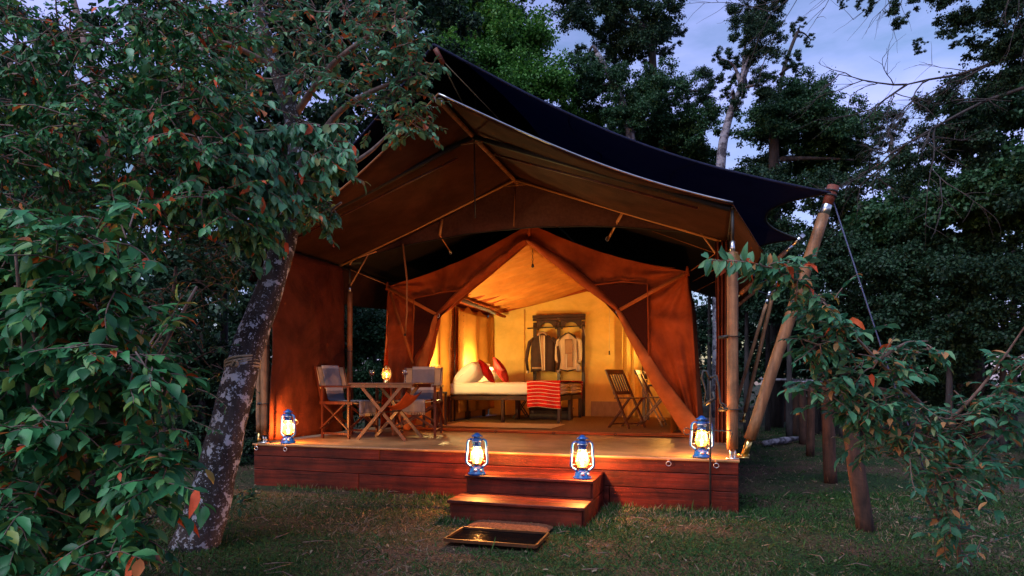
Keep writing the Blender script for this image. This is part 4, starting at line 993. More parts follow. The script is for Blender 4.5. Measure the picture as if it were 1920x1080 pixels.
# lamps inside the tent; the small table and its lamp are added, unseen
LIN = (1, .70, .25)
def added_table_lamp(loc, lb, watts):
    b = empty('added_lamp_table', (loc[0], loc[1], DZ), 0, lb+' lamp on it', 'table')
    MB().box((0, 0, 0), (.26, .34, .03), bev=.004).obj('top', M['dark_wood'], b, (0, 0, .52), smooth=False)
    for sx in (-1, 1):
        for sy in (-1, 1): MB().box((0, 0, 0), (.03, .03, .505)).obj('leg', M['dark_wood'], b, (sx*.11, sy*.15, .2525), smooth=False)
    l = empty('added_lamp', (loc[0], loc[1], DZ+.535), 0, 'unseen brass lamp added on a small table just inside the tent, behind the camp chair', 'lamp')
    MB().lathe([(0, 0), (.06, 0), (.06, .012), (.018, .02), (.025, .09), (.04, .13), (.02, .18), (.008, .19), (.008, .27), (0, .27)], seg=20).obj('lamp_base', M['brass'], l)
    MB().lathe([(.11, .22), (.075, .40)], seg=24).obj('lamp_shade', M['lamp_shade'], l).modifiers.new('s', 'SOLIDIFY').thickness = .002
    MB().lathe([(0, .28), (.024, .30), (.028, .32), (0, .35)], seg=12).obj('bulb', M['wick_glow'], l)
    lamp_light('bulb_light', (0, 0, .42), watts, LIN, .05, l)
added_table_lamp((-3.96, 8.78), 'unseen dark table added behind the camp chair with a lit brass', 80)
wl = empty('wall_lamp', (-4.16, 10.80, 1.30), 0, 'lit wall lamp hidden behind the red cushions at the head of the beds', 'lamp')
MB().box((-.02, 0, 0), (.03, .10, .14), bev=.01).obj('back_plate', M['brass'], wl); MB().tube([(0, 0, -.02), (.07, 0, -.03), (.09, 0, .02)], .008, 6).obj('arm', M['brass'], wl)
MB().lathe([(.07, .02), (.045, .13)], (.09, 0, 0), 20).obj('lamp_shade', M['lamp_shade'], wl); MB().lathe([(0, .02), (.02, .04), (0, .07)], (.09, 0, 0), 10).obj('bulb', M['wick_glow'], wl)
lamp_light('bulb_light', (.09, 0, .16), 34, LIN, .08, wl)

# ------------------------------------------------------------------ wardrobe frame, rail, jackets
wr = empty('arched_frame', (-2.85, 12.22, DZ), 0, 'dark carved wooden frame with two arches standing against the cream back wall', 'wooden frame')
def wobj(mb, n, m='dark_wood'): return mb.obj(n, M[m], wr, smooth=False)
for x in (-.49, 0, .49): wobj(MB().box((x, 0, .93), (.062, .05, 1.86), bev=.006), 'post')
wobj(MB().box((0, -.004, 1.975), (1.062, .062, .06)), 'cornice')
wobj(MB().box((0, -.002, 1.915), (1.055, .056, .05), bev=.004), 'frieze')
wobj(MB().tube([(.0-.02, -.04, 1.93), (.02, -.04, 1.93)], .008, 6), 'plaque', 'steel')
for cx in (-.245, .245):
    top = [(cx-.205, 1.888), (cx+.205, 1.888)]; a = []
    prof = [(.205, 1.715), (.17, 1.72), (.165, 1.745), (.135, 1.755), (.125, 1.785), (.09, 1.825), (.045, 1.845), (0, 1.852)]
    a = [(cx+x, z) for x, z in prof]+[(cx-x, z) for x, z in prof[::-1][1:]]
    mb = MB()
    for (x0, z0), (x1, z1) in zip(a, a[1:]): mb.prism([(x0, z0), (x1, z1), (x1, 1.888), (x0, 1.888)] if x0 < x1 else [(x1, z1), (x0, z0), (x0, 1.888), (x1, 1.888)], -.018, .018)
    wobj(mb, 'arch_board')
rail = empty('clothes_rail', (-2.88, 12.10, DZ), 0, 'dark horizontal clothes rail in front of the arched frame', 'clothes rail')
MB().tube([(-.58, 0, 1.74), (.58, 0, 1.76)], .013, 8).obj('rod', M['trunk_black'], rail)
for x, h in ((-.52, 1.742), (.55, 1.76)): MB().tube([(x, 0, h), (x+.03, .02, h-.22)], .004, 5).obj('cord', M['cream_cloth'], rail)
def garment(name, cx, lb, cat, body, sleeve, W_=.21, Ht=.72, slen=.62, splay=.10):
    g = empty(name, (cx, 12.06, DZ+1.62), 0, lb, cat, 'clothes hanging from the rail')
    MB().tube([(0, 0, .12), (.02, 0, .10), (.012, 0, .06), (0, 0, .03), (0, 0, 0)], .004, 6).obj('hanger_hook', M['steel'], g)
    MB().tube([(-.19, -.02, -.10), (-.10, -.02, -.04), (0, -.02, .0), (.10, -.02, -.04), (.19, -.02, -.10)], [.012, .016, .018, .016, .012], 8).obj('hanger', M['dark_wood'], g)
    def bd(u, v):
        a = 2*pi*u; z = -.02-(Ht)*v
        w = W_*(.30+.70*min(1, v/.14)**.6)*(1+.06*v); d = .055*(.5+.5*min(1, v/.2))
        x = w*cos(a); y = d*sin(a)
        return (x+.012*nz3(v*5, u*6, cx), y+.014*sin(a*5+v*3)*min(1, v*3)-.01, z-.012*cos(a*2))
    MB().grid(bd, 48, 30).obj('body', M[body], g)
    for s in (-1, 1):
        pts = [(s*W_*.80, -.01, -.08), (s*(W_+.035), -.015, -.16), (s*(W_+.035+splay*.4), -.02, -.34), (s*(W_+.03+splay*.7), -.02, -.52), (s*(W_+.01+splay*.6), -.02, -.10-slen)]
        MB().tube(pts, [.045, .062, .060, .050, .042], 12, wob=.18, flat=.6).obj('sleeve', M[sleeve], g)
        MB().tube([pts[-1], (pts[-1][0], -.02, pts[-1][2]-.05)], .044, 12, flat=.6).obj('cuff', M['cream_cloth' if body == 'brown_cloth' else sleeve], g)
    return g
j = garment('jacket', -3.13, 'brown jacket with cream edging on the left hanger', 'jacket', 'brown_cloth', 'brown_cloth', .235)
def jobj(mb, n, m): thick(mb.obj(n, M[m], j), .006)
jobj(MB().grid(lambda u, v: (-.028+.056*u*(1-.3*v)+.02*v, -.078-.01*sin(pi*u), -.03-.70*v), 8, 16), 'shirt_front', 'tan_cloth')
jobj(MB().grid(lambda u, v: (.032+.030*u*(1-.3*v)+.01*v, -.092-.006*sin(u*3), -.04-.68*v), 6, 16), 'lining', 'cream_cloth')
jobj(MB().grid(lambda u, v: (-.055+.014*u+.06*v, -.094, -.03-.66*v), 4, 14), 'piping', 'cream_cloth')
j_ = MB().tube([(-.09, -.05, -.03), (-.06, -.09, .01), (0, -.03, .03), (.06, -.09, .01), (.09, -.05, -.03)], .020, 8).obj('collar', M['tan_cloth'], j)
MB().box((-.10, -.075, -.67), (.20, .02, .035)).obj('waist_band', M['tan_cloth'], j); MB().box((-.10, -.08, -.71), (.17, .012, .02)).obj('hem_strip', M['trunk_black'], j)
k = garment('shirt', -2.62, 'pale shirt with folded tan trousers over its hanger on the right', 'shirt', 'cream_cloth', 'cream_cloth', .185, .70, .42, .03)
def kobj(mb, n, m): thick(mb.obj(n, M[m], k), .008)
kobj(MB().grid(lambda u, v: (-.055+.15*u, -.092-.004*sin(v*5), -.12-.28*v), 6, 8), 'folded_trousers', 'tan_cloth')
kobj(MB().grid(lambda u, v: (-.01+.11*u, -.086, -.30-.36*v), 6, 8), 'trouser_leg', 'tan_cloth')
kobj(MB().grid(lambda u, v: (-.025+.014*u, -.095, -.40-.30*v), 2, 6), 'placket', 'linen')
MB().tube([(-.15, -.05, -.70), (0, -.09, -.735), (.15, -.05, -.70)], .014, 6).obj('hem_strip', M['trunk_black'], k)
for x in (-.19, .20): MB().tube([(x, -.01, -.60), (x*1.05, -.01, -.74)], [.03, .036], 8, wob=.3).obj('glove_cuff', M['grey_towel'], k)
for s in (-1, 1): MB().tube([(s*.03, -.075, .0), (s*.10, -.085, -.05), (s*.17, -.08, -.11)], .012, 6).obj('hanger_bar', M['trunk_black'], k)

# luggage under the beds
def folding_stand(loc, rz, lb):
    f = empty('luggage_stand', loc, rz, lb, 'stand')
    for y in (-.14, .14):
        MB().bar((-.14, y, 0), (.10, y, .36), .022, .016, (0, 1, 0)).obj('leg', M['trunk_black'], f, smooth=False); MB().bar((.14, y+.02, 0), (-.10, y+.02, .36), .022, .016, (0, 1, 0)).obj('leg', M['trunk_black'], f, smooth=False)
    MB().bar((-.1, -.14, .08), (-.1, .14, .08), .016, .016).obj('rung', M['trunk_black'], f); MB().bar((.1, -.14, .08), (.1, .14, .08), .016, .016).obj('rung', M['trunk_black'], f)
folding_stand((-3.35, 11.3, DZ), R(8), 'small black folding stand pushed under the beds')
rk = empty('zigzag_rack', (-3.30, 12.0, DZ), 0, 'black zigzag rack under the far bed', 'rack')
for i in range(6):
    MB().bar((-.05+i*.09, 0, .18), (0+i*.09, 0, .42), .014, .012, (0, 1, 0)).obj('bar', M['trunk_black'], rk); MB().bar((0+i*.09, .012, .18), (-.05+i*.09, .012, .42), .014, .012, (0, 1, 0)).obj('bar', M['trunk_black'], rk)
tr = empty('storage_trunk', (-2.75, 11.2, DZ), 0, 'black storage trunk under the foot of the beds', 'trunk')
MB().box((0, 0, .09), (.72, .42, .18), bev=.01).obj('body', M['trunk_black'], tr, smooth=False); MB().box((0, 0, .20), (.74, .44, .03), bev=.008).obj('lid', M['trunk_black'], tr, smooth=False)
MB().box((-.30, -.215, .14), (.05, .012, .05)).obj('latch', M['steel'], tr)

# ------------------------------------------------------------------ slatted folding chairs, desk on the right
def slat_chair(loc, rz, lb, with_parts=True):
    c = empty('slatted_chair', loc, rz, lb, 'chair', 'slatted wooden folding chairs')     # faces +x
    w = .20
    for s in (-1, 1):
        MB().bar((.20, s*w, 0), (-.22, s*w, .86), .022, .038, (0, 1, 0)).obj('back_rail', M['furn_wood'], c, smooth=False)
        MB().bar((-.20, s*(w-.03), 0), (.17, s*(w-.03), .44), .022, .038, (0, 1, 0)).obj('leg', M['furn_wood'], c, smooth=False)
    MB().box((-.215, 0, .83), (.022, .42, .075), ry=R(-20), bev=.004).obj('top_rail', M['furn_wood'], c, smooth=False)
    MB().box((-.085, 0, .52), (.022, .40, .05), ry=R(-20), bev=.004).obj('low_rail', M['furn_wood'], c, smooth=False)
    for k in range(6): y = -.15+.06*k; MB().bar((-.075, y, .53), (-.205, y, .80), .014, .022, (0, 1, 0)).obj('back_slat', M['furn_wood'], c, smooth=False)
    for k in range(6): MB().box((0, 0, 0), (.045, .38, .016), bev=.003).obj('seat_slat', M['furn_wood'], c, (-.06+.055*k, 0, .445), smooth=False)
    MB().bar((-.17, -w+.03, .06), (-.17, w-.03, .06), .02, .02).obj('stretcher', M['furn_wood'], c); MB().bar((.18, -w, .08), (.18, w, .08), .02, .02).obj('stretcher', M['furn_wood'], c)
    return c
slat_chair((-1.18, 9.42, DZ), R(-28), 'slatted folding chair standing nearest the tent opening on the right')
slat_chair((-.86, 9.95, DZ), R(-4), 'second slatted folding chair, half hidden behind the door flap')
dk = empty('writing_desk', (-.78, 10.95, DZ), 0, 'small dark desk with open shelves behind the slatted chairs', 'desk')
MB().box((0, 0, .62), (.60, .80, .03), bev=.005).obj('top', M['dark_wood'], dk, smooth=False)
for sx in (-1, 1):
    for sy in (-1, 1): MB().box((sx*.26, sy*.36, .3025), (.05, .05, .605), bev=.004).obj('leg', M['dark_wood'], dk, smooth=False)
for z in (.72, .84, .96):
    MB().bar((-.28, -.36, z), (-.28, .36, z), .02, .02).obj('shelf_rail', M['dark_wood'], dk)
for y in (-.36, -.12, .12, .36): MB().bar((-.28, y, .63), (-.28, y, .99), .02, .02).obj('shelf_post', M['dark_wood'], dk)
dl = empty('added_desk_lamp', (-.72, 11.15, DZ+.635), 0, 'unseen lamp added on the desk behind the right door flap', 'lamp')  # out of view, added to brighten the tent from the right
MB().lathe([(0, 0), (.07, 0), (.07, .012), (.018, .02), (.022, .10), (.012, .22), (.008, .34), (0, .34)], seg=20).obj('lamp_base', M['brass'], dl)
MB().lathe([(.13, .30), (.08, .50)], seg=24).obj('lamp_shade', M['lamp_shade'], dl); MB().lathe([(0, .36), (.03, .39), (0, .43)], seg=12).obj('bulb', M['wick_glow'], dl)
lamp_light('bulb_light', (0, 0, .46), 290, LIN, .06, dl)

# ================================================================== VEGETATION
def trunk_obj(parent, pts, rad, m, name='trunk', seg=18, sub=6):
    P = np.array(pts, float); n = len(P); t = np.linspace(0, n-1, (n-1)*sub+1)
    Q = np.stack([np.interp(t, np.arange(n), P[:, k]) for k in range(3)], 1)
    # smooth
    for _ in range(4): Q[1:-1] = (Q[:-2]+2*Q[1:-1]+Q[2:])/4
    rr = np.interp(t, np.arange(n), rad); rr = rr*(1+.07*np.array([nz3(k*.35, rad[0]*50, 0) for k in range(len(rr))]))
    B = np.array(parent.location) if parent else 0
    mb = MB().tube(Q-B, rr, seg, wob=.06); return mb.obj(name, M[m], parent)
# --- the leaning lichen trunk and its crown
tpts = [(362, 1035, 4.45, .165), (388, 960, 4.46, .142), (413, 860, 4.5, .128), (441, 740, 4.55, .116), (468, 640, 4.62, .106), (500, 560, 4.7, .098), (525, 480, 4.8, .092), (548, 400, 4.9, .082), (560, 300, 5.0, .07), (545, 200, 5.1, .06), (500, 90, 5.2, .05), (470, -60, 5.3, .04)]
base = at(352, 1030, 4.45); base[2] = 0
lt = empty('leaning_tree', tuple(base), 0, 'leaning tree with a dark lichen spotted trunk and rope round it, left of the deck', 'tree')
trunk_obj(lt, [at(*p[:3]) for p in tpts], [p[3] for p in tpts], 'lichen_bark', seg=26)
for bp in ([(548, 400, 4.9), (620, 330, 4.8), (690, 290, 4.7), (740, 240, 4.7)], [(560, 310, 5), (640, 200, 4.9), (720, 160, 4.8), (790, 140, 4.8)], [(550, 220, 5.1), (620, 120, 5), (700, 60, 5), (770, 30, 5)],
           [(520, 130, 5.2), (430, 80, 5), (330, 60, 4.8)], [(548, 400, 4.9), (600, 410, 4.7), (640, 380, 4.6)], [(540, 440, 4.85), (470, 330, 4.6), (400, 270, 4.4), (320, 230, 4.2)]):
    trunk_obj(lt, [at(*p) for p in bp], np.linspace(.030, .008, len(bp)), 'twig', 'branch', 8)
def C(px, py, Z, r, k=1): return (at(px, py, Z), r, k)
cl = [C(*a) for a in ((600, 30, 5, .42), (690, 40, 4.9, .40), (750, 60, 4.8, .34), (770, 110, 4.8, .26), (780, 190, 4.8, .24), (700, 120, 4.8, .35), (620, 100, 5, .36), (540, 60, 5, .4), (560, 130, 4.9, .34), (660, 180, 4.8, .28, .7), (745, 235, 4.7, .20, .7), (770, 225, 4.7, .2, .6), (640, 10, 5.2, .4), (740, 5, 5.0, .36),
      (480, 60, 4.9, .42), (420, 130, 4.7, .4), (480, 180, 4.6, .36), (500, -20, 5, .45), (735, 180, 4.9, .26), (590, 410, 4.65, .17, .8), (620, 395, 4.65, .14, .7), (585, 370, 4.6, .2), (800, 150, 4.75, .16, .6), (690, 215, 4.8, .22, .5))]
arr = sprays(cl, .062, .55, 15, 13)
cl2 = [C(*a) for a in ((560, 230, 4.3, .30), (620, 250, 4.3, .26), (520, 270, 4.2, .32), (600, 300, 4.25, .24), (650, 290, 4.3, .16, .7), (480, 300, 4.1, .32), (440, 240, 4.1, .34), (500, 350, 4.1, .3), (430, 330, 4.0, .34), (540, 340, 4.2, .22), (460, 400, 4.1, .26), (520, 400, 4.2, .2, .7), (380, 200, 4.0, .36), (380, 290, 3.9, .34), (470, 440, 4.2, .2, .8))]
arr2 = sprays(cl2, .085, 1.2, 15, 14, wind=(.35, 0, -.35))
both = tuple(np.concatenate([arr[i], arr2[i]]) for i in range(4))+(arr[4]+arr2[4],)
plant_leaves(lt, both, 'leaf_tree', 'leaf_tree_single', .85, .07)
twig_mb(both[4], .006).obj('twigs', M['twig'], lt, tuple(-base), kind='stuff')
# rope round the trunk
rp = MB(); c0 = at(455, 682, 4.6)
for k in range(5):
    rp.tube([c0+np.array((.118*cos(a), .118*sin(a), -.02*k+.035+.03*cos(a)+.004*sin(a*3+k))) for a in np.linspace(0, 2*pi, 31)[:-1]], .009, 6, closed=True)
rp.tube([c0+np.array((.02*cos(a*2)+.04, -.124-.012*sin(a), .02*sin(a*3))) for a in np.linspace(0, 2*pi, 24)], .009, 6)
o = rp.obj('rope_coil', M['rope'], None); tag(o, 'pale rope wound several times round the leaning trunk', 'rope')

# --- left thicket behind the bush (upper left)
base = at(120, 760, 4.6); base[2] = 0
th2 = empty('left_thicket', tuple(base), 0, 'tall leafy tree filling the upper left, with scattered orange leaves', 'tree')
for bp in ([(140, 1000, 4.6), (170, 700, 4.6), (210, 400, 4.6), (180, 150, 4.8), (120, -60, 5)], [(210, 420, 4.6), (300, 250, 4.5), (380, 90, 4.6)], [(180, 500, 4.6), (80, 300, 4.4), (20, 120, 4.4)]):
    trunk_obj(th2, [at(*p) for p in bp], np.linspace(.06, .02, len(bp)), 'twig', 'trunk' if bp[0][1] == 1000 else 'branch', 10)
cl = []
for px in range(-40, 440, 62):
    for py in range(30, 420, 58):
        if 60 < px < 260 and py < 60: continue
        cl.append(C(px+rng.uniform(-25, 25), py+rng.uniform(-20, 20), 3.9+rng.uniform(-.3, .6), .30))
arr = sprays(cl, .056, .75, 17, 17, wind=(.30, 0, -.15))
plant_leaves(th2, arr, 'leaf_bush', 'leaf_bush_single', .85, .10)
twig_mb(arr[4], .006).obj('twigs', M['twig'], th2, tuple(-base), kind='stuff')

# --- big leaved bush lower left
base = at(130, 1000, 3.2); base[2] = 0
bs = empty('big_leaf_bush', tuple(base), 0, 'dense dark green bush with large drooping leaves and a few orange ones, lower left', 'bush')
for k in range(9):
    a = at(60+k*30, 1060, 3.3); b = at(rng.uniform(0, 400), rng.uniform(450, 700), rng.uniform(2.6, 3.4))
    trunk_obj(bs, [a, a+(b-a)*.5+rng.normal(size=3)*.06, b], [.02, .014, .006], 'twig', 'stem', 7)
cl = []
for px, py in [(x, y) for y in range(450, 1080, 75) for x in range(-30, 460, 78)]:
    lim = {0: 330, 1: 380}.get(0)
    xr = np.interp(py, [430, 500, 620, 700, 800, 900, 1000, 1080], [215, 285, 350, 360, 345, 335, 310, 300])
    if px > xr-30: continue
    cl.append(C(px+rng.uniform(-30, 30), py+rng.uniform(-30, 30), rng.uniform(2.55, 3.3), .25))
arr = sprays(cl, .084, .7, 19, 12)
plant_leaves(bs, arr, 'leaf_bush', 'leaf_bush_single', .80, .03)
twig_mb(arr[4], .0045, 4).obj('twigs', M['twig'], bs, tuple(-base), kind='stuff')
# second darker layer behind the bush
base = at(250, 800, 4.3); base[2] = 0
bs2 = empty('dark_shrub', tuple(base), 0, 'darker small leaved shrub between the big leaved bush and the leaning trunk', 'shrub')
cl = [C(px, py, Z, .32) for px, py, Z in ((330, 480, 4.3), (380, 520, 4.4), (350, 600, 4.4), (380, 680, 4.5), (300, 560, 4.2), (260, 650, 4.2), (330, 760, 4.4), (280, 860, 4.3), (400, 460, 4.6), (430, 500, 4.9), (240, 760, 4.2), (100, 700, 4.2), (40, 600, 4.2), (150, 560, 4.2), (60, 850, 4.1), (180, 900, 4.1), (150, 470, 4.2), (50, 460, 4.2))]
arr = sprays(cl, .05, .6, 16, 14)
leaf = leaf_mesh('leaves', arr[0]-base, arr[1], arr[2], arr[3], .8, rng.random(len(arr[0]))*.9, 'leaf_mid', 'A'); link('leaves', leaf, bs2, kind='stuff')
twig_mb(arr[4], .005).obj('twigs', M['twig'], bs2, tuple(-base), kind='stuff')
trunk_obj(bs2, [at(300, 960, 4.3), at(310, 700, 4.3), at(330, 500, 4.4)], [.03, .02, .01], 'twig', 'stem', 8)
# small plant at the foot of the trunk
base = at(455, 930, 5.4); base[2] = 0
sp = empty('small_plant', tuple(base), 0, 'small leafy plant at the foot of the deck, right of the leaning trunk', 'plant')
P = []; 
arr = sprays([(base+np.array((0, 0, .12)), .12, 1), (base+np.array((.08, 0, .2)), .10, 1)], .06, .3, 9, 6)
link('leaves', leaf_mesh('leaves', arr[0]-base, arr[1], arr[2], arr[3], .8, rng.random(len(arr[0]))*.9, 'leaf_mid', 'A'), sp, kind='stuff')
twig_mb(arr[4], .003).obj('stems', M['twig'], sp, tuple(-base), kind='stuff')

# --- sapling bush on the right with its arching branch
base = at(1790, 1040, 3.4); base[2] = 0
sa = empty('arching_sapling', tuple(base), 0, 'young shrub on the right, its leafy branch arching toward the front pole', 'shrub')
for bp in ([(1800, 1060, 3.4), (1790, 900, 3.35), (1770, 800, 3.3), (1700, 730, 3.2), (1620, 650, 3.1), (1540, 560, 3.0), (1470, 510, 2.95), (1400, 490, 2.9), (1330, 488, 2.9)], [(1770, 800, 3.3), (1830, 740, 3.2), (1890, 660, 3.1), (1930, 600, 3.0)],
           [(1790, 900, 3.35), (1850, 840, 3.3), (1900, 800, 3.3)], [(1820, 1060, 3.5), (1750, 960, 3.4), (1700, 860, 3.3), (1640, 800, 3.25)], [(1700, 740, 3.2), (1610, 720, 3.15), (1520, 725, 3.1)], [(1640, 680, 3.1), (1700, 640, 3.1), (1740, 640, 3.1)]):
    trunk_obj(sa, [at(*p) for p in bp], np.linspace(.011, .003, len(bp)), 'twig', 'stem', 8)
cl = [C(*a) for a in ((1480, 520, 2.95, .12, .7), (1440, 500, 2.95, .10, .5), (1540, 570, 3.0, .15), (1580, 620, 3.05, .17), (1530, 640, 3.0, .15), (1600, 690, 3.1, .18), (1560, 730, 3.1, .18, .8), (1640, 740, 3.1, .2), (1700, 760, 3.2, .22), (1640, 800, 3.2, .2, .8), (1740, 820, 3.2, .22), (1790, 780, 3.2, .22), (1850, 800, 3.2, .22), (1880, 740, 3.15, .17), (1905, 680, 3.1, .12), (1680, 850, 3.2, .2, .8), (1760, 890, 3.2, .22), (1820, 870, 3.2, .2), (1870, 880, 3.2, .18, .6), (1730, 650, 3.1, .13, .5), (1690, 690, 3.15, .15), (1780, 990, 3.3, .18, .5), (1830, 1010, 3.3, .2, .5), (1800, 940, 3.3, .18, .6), (1520, 720, 3.1, .12, .6), (1620, 770, 3.15, .16))]
arr = sprays(cl, .062, .5, 17, 10)
# leaves hanging in a row along the tip of the arch
tip = [at(*p) for p in ((1560, 590, 3.02), (1500, 525, 2.97), (1450, 502, 2.94), (1400, 490, 2.9), (1325, 484, 2.9))]
Pe, De, Ue, Le = [], [], [], []
for k in range(110):
    t = rng.random()*3.999; i = int(t); p = tip[i]+(tip[i+1]-tip[i])*(t-i); s = 1 if k % 3 else -1
    Pe.append(p); De.append(np.array((-.25+rng.normal()*.3, rng.normal()*.4, -s*rng.uniform(.3, 1)))); Ue.append((rng.normal()*.5, -1, .3)); Le.append(rng.uniform(.05, .085))
arr = (np.concatenate([arr[0], Pe]), np.concatenate([arr[1], De]), np.concatenate([arr[2], Ue]), np.concatenate([arr[3], Le]), arr[4])
plant_leaves(sa, arr, 'leaf_sapling', 'leaf_sapling_single', .72, .04)
twig_mb(arr[4], .0035, 4).obj('twigs', M['twig'], sa, tuple(-base), kind='stuff')

# --- rustic post fence
fe = empty('post_fence', (1.2, 5.5, 0), 0, 'row of rough wooden posts leading away right of the tent, half hidden by the shrub', 'fence'); FB = np.array((1.2, 5.5, 0))
posts = [((1.15, 5.48), .98, .060, (-.14, .02)), ((1.32, 8.04), 1.12, .068, (-.04, .02)), ((1.50, 10.94), 1.1, .062, (.02, 0)), ((1.62, 12.6), 1.15, .07, (-.03, 0)), ((1.75, 14.6), 1.1, .09, (.0, .02)), ((1.9, 17), 1.1, .09, (.04, 0)), ((2.0, 19.5), 1.1, .09, (-.03, 0))]
for (x, y), h, r, ln in posts:
    pts = [np.array((x+ln[0]*h*k/6, y+ln[1]*h*k/6, -.06+(h+.06)*k/6))-FB for k in range(7)]
    MB().tube(pts, [r*(1.06-.02*k+.04*nz3(k, x, y)) for k in range(7)], 14, wob=.10).obj('post', M['post_wood'], fe)
MB().tube([np.array((1.15, 10.6, 1.12))-FB, np.array((1.55, 11.0, 1.14))-FB, np.array((2.1, 11.4, 1.12))-FB], .032, 10, wob=.2).obj('rail', M['pale_bark'], fe)
MB().tube([np.array((1.0, 14.6, 1.2))-FB, np.array((2.4, 14.8, 1.15))-FB], .03, 10, wob=.2).obj('rail', M['pale_bark'], fe)
lg = MB().tube([(.9, 12.0, .06), (1.3, 12.5, .08), (1.6, 13.1, .07)], [.05, .06, .04], 10, wob=.3).obj('fallen_log', M['pale_bark'], None); tag(lg, 'pale fallen branch lying on the grass beside the fence posts', 'log')

# --- background trees
def crown_mesh(name, nleaf, leaf, mt, clumps, spread=.16, flat=.75, seed=0, wind=0, hang=.5):
    """clumped crown in a unit-ish space centred on 0; clumps: list of (x,y,z,r)"""
    # every clump is broken into lopsided sprays so that no ball shows
    g = np.random.default_rng(seed+len(clumps)); sub_ = []
    for x, y, z, r in clumps:
        for _ in range(9):
            v = g.normal(size=3)*np.array((1, 1, .7)); v /= np.linalg.norm(v); q = r*g.uniform(.3, 1.25)
            ax = g.normal(size=3)*np.array((1, 1, .35)); ax /= np.linalg.norm(ax)
            sub_.append((x+v[0]*q, y+v[1]*q, z+v[2]*q, r*g.uniform(.16, .40), *ax))
    Cc = np.array(sub_); w = Cc[:, 3]**1.6; idx = rng.choice(len(Cc), nleaf, p=w/w.sum())
    d = rng.normal(size=(nleaf, 3)); d[:, 2] *= flat; d *= .55
    r_ = Cc[idx, 3][:, None]; P = Cc[idx, :3]+d*r_+Cc[idx, 4:]*rng.normal(size=(nleaf, 1))*r_*.8
    D = d*.7+rng.normal(size=(nleaf, 3))*.6+np.array((wind, 0, -hang)); U = np.array((0, 0, 1.))+rng.normal(size=(nleaf, 3))*.6+d*.5
    return leaf_mesh(name, P, D, U, leaf*rng.uniform(.6, 1.3, nleaf), rng.uniform(.9, 1.3, nleaf), rng.random(nleaf), mt, 'B')
def rclumps(n, R_, sq=1.0, r=(.35, .7), seed=1):
    g = np.random.default_rng(seed); out = []
    for _ in range(n):
        d = g.normal(size=3); d /= np.linalg.norm(d); q = g.random()**.4
        out.append((d[0]*R_*q, d[1]*R_*q, d[2]*R_*q*sq, g.uniform(*r)))
    return out
def make_tree(name, base, label, crowns, trunkpts, trad, bark='dark_bark', cat='tree', group='forest trees behind the tent'):
    t = empty(name, tuple(base), 0, label, cat, group)
    for me, loc, s, rz in crowns:
        o = link('crown', me, t, tuple(np.array(loc)-base), (0, 0, rz), None); o.scale = (s, s, s)
        o['kind'] = 'stuff'
    for k, (pts, r0, r1) in enumerate(trunkpts):
        trunk_obj(t, pts, np.linspace(r0, r1, len(pts)), bark, 'trunk' if k == 0 else 'limb', 9, 4)
    return t
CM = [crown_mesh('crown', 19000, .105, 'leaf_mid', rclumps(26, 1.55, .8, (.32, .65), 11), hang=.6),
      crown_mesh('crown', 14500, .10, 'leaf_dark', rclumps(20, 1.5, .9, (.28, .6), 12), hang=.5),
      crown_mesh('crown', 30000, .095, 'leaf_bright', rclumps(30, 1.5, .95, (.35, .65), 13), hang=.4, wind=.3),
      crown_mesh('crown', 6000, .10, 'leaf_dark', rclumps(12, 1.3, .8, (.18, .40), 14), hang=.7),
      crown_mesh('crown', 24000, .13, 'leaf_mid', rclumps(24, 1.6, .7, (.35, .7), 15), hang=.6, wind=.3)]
def tree_at(px_crowns, trunk, label, Z, bark='dark_bark', r=.14, name='forest_tree', limbs=True):
    tp = [at(x, y, Z) for x, y in trunk]; base = tp[0].copy(); base[2] = 0
    tp = [base+np.array((0, 0, -.1))]+tp[1:] if trunk[0][1] > 700 else [np.array((tp[0][0], tp[0][1], -.1))]+tp
    cr_ = []; tr_ = [(tp, r, r*.45)]
    for (px, py, rp, k) in px_crowns:
        c = at(px, py, Z+rng.uniform(-.8, .8)); s = rp*Z/FPX/2.0
        cr_.append((CM[k], c, s, rng.uniform(0, 6.28)))
        if limbs:
            i = int(np.argmin([np.linalg.norm(q-c) for q in tp])); a = tp[max(0, i)]
            tr_.append(([a, (a+c)/2+rng.normal(size=3)*.15, c], r*.35, r*.12))
    return make_tree(name, base, label, cr_, tr_, r, bark)
# (crown centres in sight-line terms with radius, kind), trunk line
tree_at([(870, 40, 120, 2), (960, 110, 130, 2), (1020, 190, 110, 2), (900, 150, 110, 2), (1090, 250, 80, 2)], [(960, 730), (960, 300), (940, 100)], 'bright green bushy tree right behind the peak of the net', 16.5)
tree_at([(920, -10, 90, 1), (880, -60, 120, 1)], [(900, 730), (900, 200), (915, 0)], 'dark tall crown rising at the top left of the sky gap', 17)
tree_at([(1100, 10, 80, 1), (1180, 50, 90, 1), (1240, 30, 80, 1), (1150, 90, 55, 1), (1260, 80, 50, 3), (1130, -30, 80, 1)], [(1245, 730), (1240, 280), (1225, 170), (1222, 60)], 'tall dark crowned tree against the sky, its slim trunk above the net', 18, r=.20)
tree_at([(1120, 160, 80, 0), (1100, 110, 55, 3), (1170, 220, 70, 0)], [(1230, 730), (1190, 250), (1150, 150), (1120, 100)], 'tree with trunk leaning left above the shade net', 16, 'pale_bark', r=.15)
tree_at([(1225, 170, 70, 0), (1200, 250, 75, 4), (1290, 240, 80, 0), (1320, 170, 50, 1), (1300, 300, 70, 4)], [(1250, 730), (1248, 280), (1235, 180)], 'mid green layered tree behind the net, centre right', 17, r=.17)
